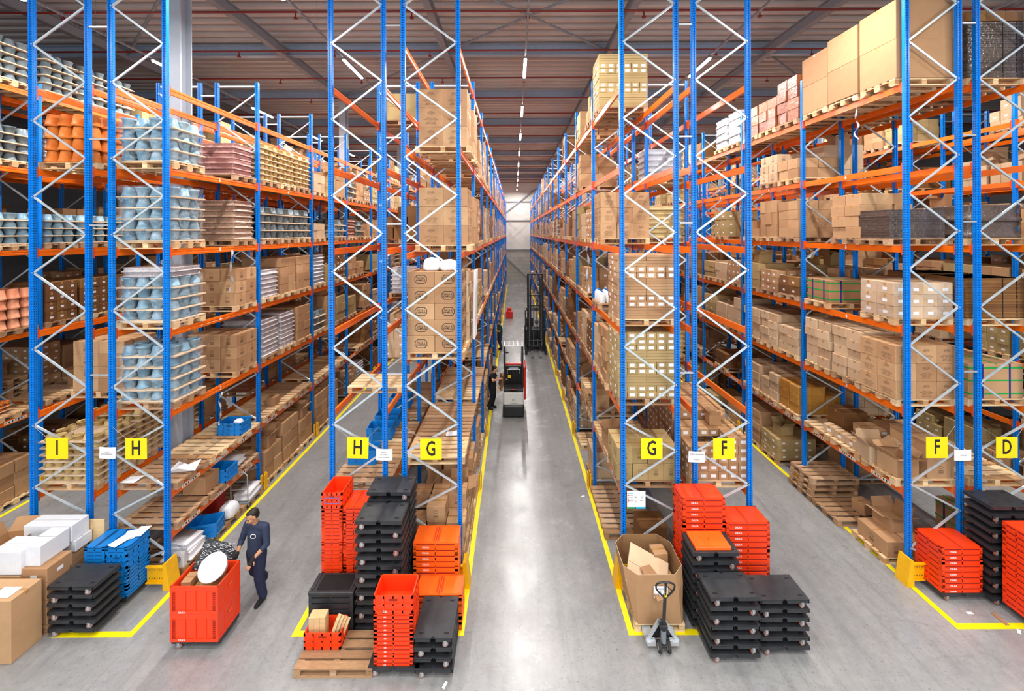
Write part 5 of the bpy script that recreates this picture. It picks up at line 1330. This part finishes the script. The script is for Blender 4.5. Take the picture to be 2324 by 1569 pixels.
# --- red cart pushed by the worker
cx, cy = -5.315, 6.52+.27
dolly(cx, cy, .001, rz=0, lab='black dolly rolling under the two tall red crates of the cart')
def tall_crate(x, y, z, lab):
    T = None; w_, d, h = .79, .53, .455
    r_ = empty('red_crate', (x, y, z), cat='crate', label=lab); b = MB(); t = .014
    b.box(0, 0, 0, w_, d, .014, 'red_crate')
    for s_ in (-1, 1):
        b.box(s_*(w_/2-t), 0, .01, t, d-.02, h-.012, 'red_crate'); b.box(0, s_*(d/2-t), .01, w_-.02, t, h-.012, 'red_crate')
        for z_, hh in ((0, .05), (h-.07, .07)):
            b.box(s_*(w_/2-.008), 0, z_, .02, d, hh, 'red_crate'); b.box(0, s_*(d/2-.008), z_, w_, .02, hh, 'red_crate')
        for u in (-.48, -.2, .02, .24, .48): b.box(u*w_*.98, s_*(d/2-.006), 0, .035, .018, h-.004, 'red_crate')
        for u in (-.47, -.16, .16, .47): b.box(s_*(w_/2-.006), u*d, 0, .018, .035, h-.004, 'red_crate')
        for u in (-1, 1):
            for i in range(9): b.box(u*(w_/2-.06), s_*(d/2+.002), .06+.035*i, .05, .006, .012, 'red_dark')
        b.box(s_*(w_/2+.002), .02, h*.55, .004, .09, .035, 'orange_crate')
    b.build('body', r_); b = MB(); b.put(text_geo('DILKA', .04, 'sticker', bold=.001), on_front(-.2, -d/2-.004, .03)); b.build('lettering', r_)
tall_crate(cx, cy, .152, 'lower tall red crate on the cart pushed by the worker'); tall_crate(cx, cy, .152+.457, 'upper open tall red crate on the cart, holding a white pail')
# pail with a white lid, tilted
r_ = empty('white_pail', (cx+.08, cy+.16, 1.0), cat='pail', label='tilted white plastic pail with round lid in the upper red crate'); r_.rotation_euler = Vector((0, 0, 1)).rotation_difference(Vector((.2, -.68, .66)).normalized()).to_euler()
b = MB(); b.lathe([(.15, -.0), (.185, .26)], 'pail_white', n=32); b.build('bucket', r_)
b = MB(); b.lathe([(.205, .255), (.211, .28), (.203, .297), (.185, .292), (.18, .286)], 'lid_white', n=36); b.build('lid', r_)
b = MB()
q3 = random.Random(3)
b.add([(-.34, 0, 0), (.2, 0, -.02), (.3, 0, .3), (.12, 0, .42), (-.3, 0, .46)], [(0, 1, 2, 3, 4)], 'black_metal')
for i in range(330):
    x, z = q3.uniform(-.33, .2), q3.uniform(.0, .42); a = q3.uniform(-.5, .5); l = q3.uniform(.02, .06)
    b.add([(x, -.006, z), (x+l, -.006, z+l*a), (x+l, -.006, z+l*a+.005), (x, -.006, z+.005)], [(0, 1, 2, 3)], 'steel_grey' if i % 3 else 'sticker')
o = b.build('patterned_board', None, (cx-.05, cy+.2, .92), cat='board', label='thin black and white mottled board standing in the red crate'); o.rotation_euler = (rad(-22), rad(14), rad(8))
o = obj('cardboard_carton', carton(.16, .22, .12), (cx-.26, cy-.02, .9), .1, cat='carton', label='small brown carton inside the upper red crate'); 
bx(.7, .45, .24, cx, cy, .63, 'carton_inside', 'tape', 'wide carton filling the bottom of the upper red crate')

# ------------------------------------------------------------------ order picker truck
r_ = empty('order_picker', (-.05, 14.62, 0), cat='forklift', label='white and black stand-on order picker truck beside the worker with a carton')
b = MB(); b.cbox(0, .3, .05, .78, .6, .42, .05, 'black_metal'); b.build('bumper', r_)
b = MB(); b.cbox(0, .32, .46, .78, .56, .5, .05, 'truck_white'); b.cbox(0, .1, .55, .6, .1, .3, .03, 'truck_white'); b.put(text_geo('BT', .09, 'print_dark'), on_front(0, .03, .66)); b.box(-.06, .045, .54, .12, .01, .02, 'green_band'); b.box(.08, .045, .54, .14, .01, .02, 'cyan_band'); b.build('battery_cover', r_)
b = MB(); b.cbox(0, .3, .95, .72, .5, .1, .02, 'black_metal'); b.cbox(0, .08, .98, .32, .06, .05, .01, 'steel_grey'); b.box(0, .06, 1.04, .14, .04, .02, 'truck_red'); b.build('step', r_)
for s_ in (-1, 1): b = MB(); b.cbox(s_*.345, .62, .95, .08, .1, 1.55, .015, 'black_metal'); b.build('post', r_)
b = MB(); b.cbox(0, .95, .9, .66, .08, .75, .02, 'black_metal')
for x in (-.2, -.07, .07, .2): b.tube((x, .88, .95), (x, .88, 1.5), .022, 'rubber', n=6)
b.cbox(0, .8, 1.5, .4, .18, .1, .02, 'black_metal'); b.tube((-.08, .72, 1.56), (.08, .72, 1.56), .05, 'black_metal'); b.path([(-.22, .68, 1.42), (-.24, .62, 1.6), (.24, .62, 1.6), (.22, .68, 1.42)], .014, 'zinc'); b.build('console', r_)
b = MB(); b.cbox(0, 1.15, 1.5, .7, .12, .18, .03, 'truck_red'); b.cbox(.42, 1.2, .35, .12, .9, 1.3, .04, 'truck_red'); b.build('side_panel', r_)
b = MB()
for y in (.6, 1.25): b.bar((-.36, y, 2.5), (.36, y, 2.5), .05, .03, 'lid_white')
for x in (-.35, -.17, 0, .17, .35): b.bar((x, .6, 2.5), (x, 1.25, 2.5), .03, .025, 'lid_white', up=(0, 0, 1))
for i in range(5): b.bar((-.35, .7+.11*i, 2.5), (.35, .7+.11*i, 2.5), .012, .012, 'lid_white')
for s_ in (-1, 1): b.bar((s_*.3, 1.25, 2.5), (s_*.3, 1.25, 1.7), .03, .03, 'lid_white')
b.build('overhead_guard', r_)
b = MB(); b.box(-.16, .6, 1.28, .11, .004, .11, 'yellow_sign'); o = b.build('yellow_card', r_); o.rotation_euler = (0, .0, 0)
b = MB(); b.lathe([(.07, 0), (.06, .03), (.02, .05)], 'black_metal', n=12, at=(-.25, .75, 2.2)); b.build('mirror', r_)
b = MB()
for s_ in (-1, 1): b.box(s_*.2, 2.1, .08, .16, 1.5, .05, 'black_metal')
b.build('fork', r_)
obj('wooden_pallet', pallet('pallet_wood', .8, 1.2, 0), (-.05, 16.5, .14), 0, cat='pallet', label='pallet on the forks of the white order picker')
for i, (x, y, z) in enumerate(((-.25, 16.2, .29), (.15, 16.2, .29), (-.25, 16.2, .62), (.15, 16.25, .62), (-.23, 16.2, .95), (.13, 16.22, .95))):
    obj('cardboard_carton', carton(.38, .4, .32), (x, y, z), 0, cat='carton', label='brown carton number %s on the pallet behind the white order picker' % CARD[i])
# ------------------------------------------------------------------ reach truck
r_ = empty('reach_truck', (1.2, 22.3, 0), cat='forklift', label='tall black reach truck with raised-mast frame further down the aisle')
b = MB(); b.cbox(0, 1.35, .1, 1.22, 1.0, 1.15, .06, 'black_metal'); b.cbox(0, 1.3, 1.2, 1.1, .7, .12, .04, 'black_metal'); b.build('body', r_)
b = MB()
for s_ in (-1, 1):
    b.cbox(s_*.42, .55, .1, .11, .16, 4.4, .015, 'black_metal'); b.cbox(s_*.27, .5, .15, .07, .12, 4.1, .01, 'black_metal')
    b.cbox(s_*.34, .56, .1, .05, .1, 4.3, .01, 'steel_grey')
for z in (.6, 1.2, 2.6, 3.2, 4.42): b.cbox(0, .55, z, .86, .08, .07, .01, 'black_metal')
for x in (-.1, .1): b.tube((x, .55, .2), (x, .55, 3.0), .03, 'steel_grey' if x < 0 else 'black_metal', n=8)
b.build('mast', r_)
b = MB(); b.cbox(0, .36, .3, .8, .08, .1, .01, 'black_metal'); b.cbox(0, .36, .62, .8, .08, .08, .01, 'black_metal')
for x in (-.35, -.12, .12, .35): b.cbox(x, .37, .3, .05, .06, .45, .01, 'steel_grey')
b.build('carriage', r_)
for s_ in (-1, 1):
    b = MB(); b.cbox(s_*.22, -.2, .06, .11, 1.1, .045, .008, 'steel_grey'); b.cbox(s_*.22, .34, .06, .11, .05, .5, .008, 'black_metal'); b.build('fork', r_)
    b = MB(); b.cbox(s_*.55, .6, .06, .14, 1.5, .22, .02, 'black_metal'); b.tube((s_*.55-.05, 0, .14), (s_*.55+.05, 0, .14), .14, 'rubber', n=20); b.build('support_leg', r_)
b = MB()
for s_ in (-1, 1): b.bar((s_*.55, 1.0, 1.2), (s_*.55, 1.0, 2.25), .05, .05, 'black_metal'); b.bar((s_*.55, 1.8, 1.2), (s_*.55, 1.8, 2.25), .05, .05, 'black_metal'); b.bar((s_*.55, 1.0, 2.25), (s_*.55, 1.8, 2.25), .05, .05, 'black_metal', up=(0, 0, 1))
for i in range(6): b.bar((-.55, 1.0+.16*i, 2.27), (.55, 1.0+.16*i, 2.27), .03, .03, 'black_metal')
b.build('overhead_guard', r_)
b = MB(); b.cbox(-.3, 1.25, 1.3, .4, .1, .5, .03, 'black_metal'); b.tube((.1, 1.15, 1.55), (.1, 1.1, 1.62), .13, 'black_metal', n=14); b.build('seat', r_)
b = MB(); b.path([(-.2, .55, 4.47), (-.22, .52, 4.62), (-.12, .5, 4.66), (-.06, .5, 4.56)], .015, 'lid_white'); b.tube((-.2, .5, 4.6), (-.12, .46, 4.6), .04, 'lid_white'); b.build('camera_bracket', r_)
# red containers further down
for i, (w_, h_, z, t_) in enumerate(((.56, .55, 0, 'large red container standing in the central aisle far away'), (.36, .28, .552, 'small red container on top of the larger one far away'))):
    b = MB(); b.cbox(0, 0, 0, w_, .5 if i == 0 else .3, h_, .02, 'truck_red'); b.box(0, -.25 if i == 0 else -.15, h_*.8, w_, .012, h_*.06, 'red_dark'); b.build('red_container', None, (-.42, 31.8, z), label=t_, cat='container')
# small litter on the floor
for i, (px, py, m_) in enumerate(((2197, 1397, 'paper'), (1320, 1128, 'paper'), (2309, 1440, 'paper'), (1005, 1556, 'paper'), (2265, 1410, 'carton'))):
    Y = F*H/(py-527); x = (px-1167)/F*Y
    sheet('litter_scrap', [(-.05, -.02, 0), (.05, -.025, .004), (.055, .02, .003), (-.045, .025, .0)] if m_ == 'paper' else [(-.12, -.03, 0), (.12, -.05, 0), (.1, .03, .004), (-.12, .05, .003)], (x, Y, .006), ['white scrap on the floor inside the yellow line below the F rack guard', 'white scrap on the floor of the central aisle', 'tiny white scrap beyond the yellow line near the D rack', 'white scrap on the floor before the lengthways dollies', 'brown cardboard strip lying across the yellow line near the D rack'][i], m_, rz=.4*i, cat='litter')
# green mesh cage in the I aisle
r_ = empty('mesh_cage', (-11.2, 12.2, 0), cat='cage', label='green wire mesh cage standing in the aisle behind the I sign')
b = MB()
for x in (-.6, .6):
    for y in (-.4, .4): b.bar((x, y, 0), (x, y, 1.9), .05, .05, 'green_mesh')
for z in (.15, 1.0, 1.85):
    for y in (-.4, .4): b.bar((-.6, y, z), (.6, y, z), .04, .04, 'green_mesh')
    for x in (-.6, .6): b.bar((x, -.4, z), (x, .4, z), .04, .04, 'green_mesh')
b.build('frame', r_); b = MB()
for y in (-.4, .4):
    for i in range(12): b.bar((-.55+.1*i, y, .15), (-.55+.1*i, y, 1.85), .006, .006, 'green_mesh')
    for i in range(9): b.bar((-.6, y, .15+.2*i), (.6, y, .15+.2*i), .006, .006, 'green_mesh')
b.build('wire_mesh', r_)
# film ribbons hanging from beams
for i, (x, y, z, l, w_) in enumerate(((-6.84, 9.55, 6.5, 1.0, .06), (-6.86, 9.2, 3.2, .75, .05), (7.72, 8.9, 9.7, .75, .05), (8.86, 7.9, 9.72, 1.3, .05), (2.06, 11.1, 6.5, 1.3, .08))):
    b = MB(); n = 14; q3 = random.Random(i); pts = [(x+.03*sin(k*.8+i), y+.03*cos(k*1.1), z-l*k/n) for k in range(n+1)]
    vs = [(px+s_*w_*.4*cos(k*.7), py+s_*w_*.4*sin(k*.7), pz) for k, (px, py, pz) in enumerate(pts) for s_ in (-1, 1)]
    b.add(vs, [(2*k, 2*k+1, 2*k+3, 2*k+2) for k in range(n)], 'wrapped_white', True)
    b.build('film_ribbon', None, (0, 0, 0), label='clear film strip hanging from %s' % ['the beam above the H rack cartons', 'the beam under the blue-pot stack', 'the top beam of the F rack under huge cartons', 'the rack gap beside the D sign', 'the beam of the G rack by F'][i], cat='film strip')

# ------------------------------------------------------------------ people
def rounded(b, p0, p1, r0, r1, mat, n=12, k=4):
    """closed tapered capsule"""
    p0, p1 = Vector(p0), Vector(p1); d = p1-p0; Lg = d.length; d = d/Lg if Lg > 1e-6 else Vector((0, 0, 1))
    u = d.orthogonal().normalized(); v = d.cross(u); vs = [tuple(p0-d*r0)]; rings = []
    for i in range(1, k+1): a = pi/2*(1-i/k); rings.append((p0-d*r0*sin(a), r0*cos(a)))
    for i in range(0, k): a = pi/2*i/k; rings.append((p1+d*r1*sin(a), r1*cos(a)))
    for c_, rr in rings: vs += [tuple(c_+(u*cos(2*pi*j/n)+v*sin(2*pi*j/n))*rr) for j in range(n)]
    vs.append(tuple(p1+d*r1)); m = len(rings); fs = [(0, 1+(j+1) % n, 1+j) for j in range(n)]
    for i in range(m-1): fs += [(1+i*n+j, 1+i*n+(j+1) % n, 1+(i+1)*n+(j+1) % n, 1+(i+1)*n+j) for j in range(n)]
    fs += [(len(vs)-1, 1+(m-1)*n+j, 1+(m-1)*n+(j+1) % n) for j in range(n)]
    b.add(vs, fs, mat, True)
def ell(b, c, rx, ry, rz, mat, rot=None, n=16, m=10):
    vs = [(0, 0, -1)]+[(sin(pi*i/m)*cos(2*pi*j/n), sin(pi*i/m)*sin(2*pi*j/n), -cos(pi*i/m)) for i in range(1, m) for j in range(n)]+[(0, 0, 1)]
    fs = [(0, 1+(j+1) % n, 1+j) for j in range(n)]+[(1+i*n+j, 1+i*n+(j+1) % n, 1+(i+1)*n+(j+1) % n, 1+(i+1)*n+j) for i in range(m-2) for j in range(n)]+[(len(vs)-1, 1+(m-2)*n+j, 1+(m-2)*n+(j+1) % n) for j in range(n)]
    mx = Matrix.Translation(c) @ (rot or Matrix()) @ Matrix.Diagonal((rx, ry, rz, 1)); b.add(vs, fs, mat, True, mx)
def fuse(b, name, root, vox, smooth=4, **tg):
    o = b.build(name, root, **tg); m = o.modifiers.new('r', 'REMESH'); m.mode = 'VOXEL'; m.voxel_size = vox; m.use_smooth_shade = True
    s = o.modifiers.new('s', 'SMOOTH'); s.iterations = smooth; s.factor = .5; return o
def chain(b, pts, rad_, mat):
    for (p, r0), (q, r1) in zip(zip(pts, rad_), list(zip(pts, rad_))[1:]): rounded(b, p, q, r0, r1, mat)
def person(loc, rz, lab, J, skin, top, legs, shoes, hairm, sleeve, female=False, glove=None, vox=.011, bun=False):
    """J: joints in the person's own frame (facing -Y, left = +X)"""
    root = empty('person', loc, rz, cat='person', label=lab); b = MB()
    hd, nk, ch, pv = Vector(J['head']), Vector(J['neck']), Vector(J['chest']), Vector(J['pelvis'])
    yaw, pitch = J.get('yaw', 0), J.get('pitch', 0); HR = Matrix.Rotation(yaw, 4, 'Z') @ Matrix.Rotation(pitch, 4, 'X'); HM = Matrix.Translation(hd) @ HR
    hp = lambda x, y, z: tuple(HM @ Vector((x, y, z)))
    # head: skull, jaw, nose, brow, lips, ears
    ell(b, hp(0, .015, .035), .076, .094, .088, skin, HR); ell(b, hp(0, -.022, -.035), .058, .066, .075, skin, HR); ell(b, hp(0, -.045, -.085), .03, .03, .022, skin, HR)
    rounded(b, hp(0, -.088, .005), hp(0, -.104, -.03), .009, .014, skin); rounded(b, hp(-.03, -.078, .022), hp(.03, -.078, .022), .011, .011, skin)
    rounded(b, hp(-.018, -.086, -.06), hp(.018, -.086, -.06), .009, .009, skin)
    for s_ in (-1, 1): ell(b, hp(s_*.078, .012, -.005), .012, .02, .032, skin, HR); ell(b, hp(s_*.042, -.06, -.025), .022, .022, .022, skin, HR)
    rounded(b, nk-Vector((0, 0, .05)), hp(0, .01, -.06), .056, .053, skin)
    rounded(b, pv, ch, .125, .13, skin); rounded(b, ch, nk-Vector((0, 0, .05)), .13, .06, skin)
    def hand(wrist, dirv, palmn, side, curl):
        w_ = Vector(wrist); d = Vector(dirv).normalized(); nrm = Vector(palmn).normalized(); nrm = (nrm-d*nrm.dot(d)).normalized(); a = d.cross(nrm)*side
        for t in (-.028, -.01, .01, .028): rounded(b, w_+d*.01+a*t*.7, w_+d*.085+a*t, .014, .0125, skin, 8, 3)
        for t, Lf in ((-.032, .062), (-.011, .078), (.011, .083), (.032, .072)):
            p = w_+d*.088+a*t; dd = d
            for sg, rr in ((.45, .0095), (.32, .0088), (.25, .008)):
                dd = (dd+nrm*curl*.62).normalized(); p2 = p+dd*Lf*sg; rounded(b, p, p2, rr, rr*.93, skin, 8, 3); p = p2
        p = w_+d*.025+a*.028
        p2 = p+(a*.75+d*.6+nrm*.2).normalized()*.04; p3 = p2+(d*.8+a*.2+nrm*.45).normalized()*.032; rounded(b, p, p2, .013, .0105, skin, 8, 3); rounded(b, p2, p3, .0105, .009, skin, 8, 3)
    for s_, k in ((1, 'L'), (-1, 'R')):
        sh_, el, wr = Vector(J['sh'+k]), Vector(J['el'+k]), Vector(J['wr'+k]); hi, kn, an = Vector(J['hip'+k]), Vector(J['kn'+k]), Vector(J['an'+k])
        chain(b, [nk-Vector((0, 0, .05)), sh_, el, wr], [.05, .05, .04, .026], skin); chain(b, [el, el.lerp(wr, .3), wr], [.036, .042, .027], skin)
        chain(b, [hi, kn, kn.lerp(an, .3), an], [.08, .052, .055, .036], skin); toe = an+Vector(J.get('toe'+k, (0, -.15, -.06))); rounded(b, an-Vector((0, 0, .03)), toe, .036, .032, skin)
        hand(wr, J.get('hd'+k, wr-el), J.get('hn'+k, (0, 0, -1)), s_, J.get('curl', .5))
    fuse(b, 'body', root, vox*.62, 2)
    # shirt
    g = MB(); top_w = .012
    rounded(g, pv+Vector((0, 0, -.02)), ch, .15, .148, top); ell(g, ch+Vector((0, 0, .02)), .175, .12, .17, top); ell(g, pv+Vector((0, 0, .06)), .16, .128, .14, top)
    rounded(g, ch+Vector((0, 0, .08)), nk-Vector((0, 0, .04)), .11, .07, top)
    for k in 'LR':
        sh_, el, wr = Vector(J['sh'+k]), Vector(J['el'+k]), Vector(J['wr'+k]); rounded(g, nk-Vector((0, 0, .07)), sh_, .075, .072, top); e = sh_.lerp(el, min(1, sleeve)); rounded(g, sh_, e, .073, .056, top)
        if sleeve > 1: rounded(g, el, el.lerp(wr, sleeve-1), .056, .047, top)
    fuse(g, 'shirt', root, vox, 3)
    g = MB()
    ell(g, pv+Vector((0, 0, -.03)), .165, .128, .12, legs)
    for k in 'LR':
        hi, kn, an = Vector(J['hip'+k]), Vector(J['kn'+k]), Vector(J['an'+k]); chain(g, [hi, hi.lerp(kn, .5), kn, kn.lerp(an, .5), an+Vector((0, 0, .02))], [.108, .102, .084, .08, .074], legs)
    fuse(g, 'trousers', root, vox, 3)
    for k in 'LR':
        g = MB(); an = Vector(J['an'+k]); toe = an+Vector(J.get('toe'+k, (0, -.15, -.06))); heel = an+Vector((0, .03, -.045)); rounded(g, an, heel, .046, .042, shoes); rounded(g, heel, toe, .044, .042, shoes); rounded(g, an, toe, .04, .04, shoes)
        fuse(g, 'shoe', root, vox, 2)
        if glove:
            g = MB(); w_ = Vector(J['wr'+k]); d = Vector(J.get('hd'+k, w_-Vector(J['el'+k]))).normalized(); rounded(g, w_-d*.03, w_+d*.03, .036, .04, glove); nrm = Vector(J.get('hn'+k, (0, 0, -1))); a = d.cross(nrm).normalized()
            for t in (-.024, 0, .024): rounded(g, w_+a*t*.6, w_+d*.082+a*t, .023, .022, glove)
            fuse(g, 'glove', root, vox*.7, 2)
    g = MB(); ell(g, hp(0, .038, .056), .081, .088, .082, hairm, HR); ell(g, hp(0, .055, .01), .078, .07, .08, hairm, HR)
    if bun: ell(g, hp(0, .12, .06), .05, .05, .05, hairm, HR)
    else: ell(g, hp(0, -.012, .1), .056, .06, .03, hairm, HR)
    fuse(g, 'hair', root, vox*.8, 2)
    g = MB()
    for s_ in (-1, 1): ell(g, hp(s_*.031, -.078, .004), .012, .008, .006, 'ink', HR, 10, 6); rounded(g, hp(s_*.018, -.089, .026), hp(s_*.048, -.078, .028), .0035, .003, hairm, 6, 2)
    rounded(g, hp(-.02, -.0945, -.06), hp(.02, -.0945, -.06), .0025, .0025, 'red_dark', 6, 2); g.build('face_marks', [c for c in root.children if c.name.startswith('body')][0])
    return root
JA = dict(head=(.0, -.09, 1.64), neck=(0, -.02, 1.5), chest=(0, -.0, 1.27), pelvis=(0, 0, .97), yaw=rad(-28), pitch=rad(20),
          shL=(.19, -.0, 1.42), elL=(.27, -.04, 1.14), wrL=(.16, -.24, 1.0), shR=(-.19, 0, 1.42), elR=(-.26, -.07, 1.15), wrR=(-.17, -.27, 1.03),
          hipL=(.09, 0, .92), knL=(.11, -.06, .5), anL=(.12, .02, .1), hipR=(-.09, 0, .92), knR=(-.12, .06, .5), anR=(-.13, .3, .17), toeR=(0, -.13, -.1),
          hdL=(-.05, -.6, -.5), hdR=(.1, -.6, -.5), hnL=(-.3, .3, -.6), hnR=(.3, .3, -.6), curl=.55)
pa = person((-4.86, 7.42, 0), rad(-12), 'person in a navy shirt and dark work trousers pushing the red cart', JA, 'skin', 'navy', 'navy_trousers', 'black_cloth', 'hair', 1.35, glove='black_cloth')
b = MB(); octagon(b, .048, .036, .018, .01, 'sticker', Matrix()); b.put(LOGO, Matrix.Diagonal((.42, .42, 1, 1))); 
tm = MB(); tm.put(b, on_front(0, 0, 0)); o = tm.build('chest_emblem', [c for c in pa.children if c.name.startswith('shirt')][0], (.075, -.153, 1.33), rad(10)); o.rotation_euler = (rad(-6), 0, rad(14))
JB = dict(head=(.0, -.12, 1.54), neck=(0, -.05, 1.41), chest=(0, -.01, 1.2), pelvis=(0, 0, .92), yaw=rad(5), pitch=rad(30),
          shL=(.16, -.02, 1.34), elL=(.2, -.16, 1.1), wrL=(.2, -.4, 1.12), shR=(-.16, -.02, 1.35), elR=(-.28, -.12, 1.2), wrR=(-.3, -.34, 1.3),
          hipL=(.08, 0, .88), knL=(.09, -.04, .48), anL=(.09, .04, .1), hipR=(-.08, 0, .88), knR=(-.1, -.03, .48), anR=(-.12, .12, .1), curl=.4)
person((-.88, 15.45, 0), rad(75), 'person in black holding a carton beside the white order picker', JB, 'skin_pale', 'black_cloth', 'black_cloth', 'black_cloth', 'hair', .5, bun=True)
b = MB(); b.cbox(0, 0, 0, .1, .42, .46, .004, 'carton'); b.cbox(-.0, 0, -.12, .3, .4, .01, .002, 'carton_pale'); o = b.build('cardboard_carton', None, (-.56, 15.62, .82), .3, label='flat brown carton held by the person in black', cat='carton'); o.rotation_euler = (0, rad(10), rad(15))
JC = dict(JB); JC.update(head=(0, -.06, 1.6), neck=(0, -.01, 1.46), chest=(0, 0, 1.24), pitch=rad(15), elL=(.22, -.1, 1.12), wrL=(.14, -.33, 1.15), elR=(-.22, -.1, 1.12), wrR=(-.14, -.33, 1.15), shL=(.18, 0, 1.4), shR=(-.18, 0, 1.4))
person((-.86, 23.2, 0), rad(-70), 'person in a dark green top and jeans picking from the G rack by H', JC, 'skin', 'teal_cloth', 'denim', 'black_cloth', 'hair', .6)
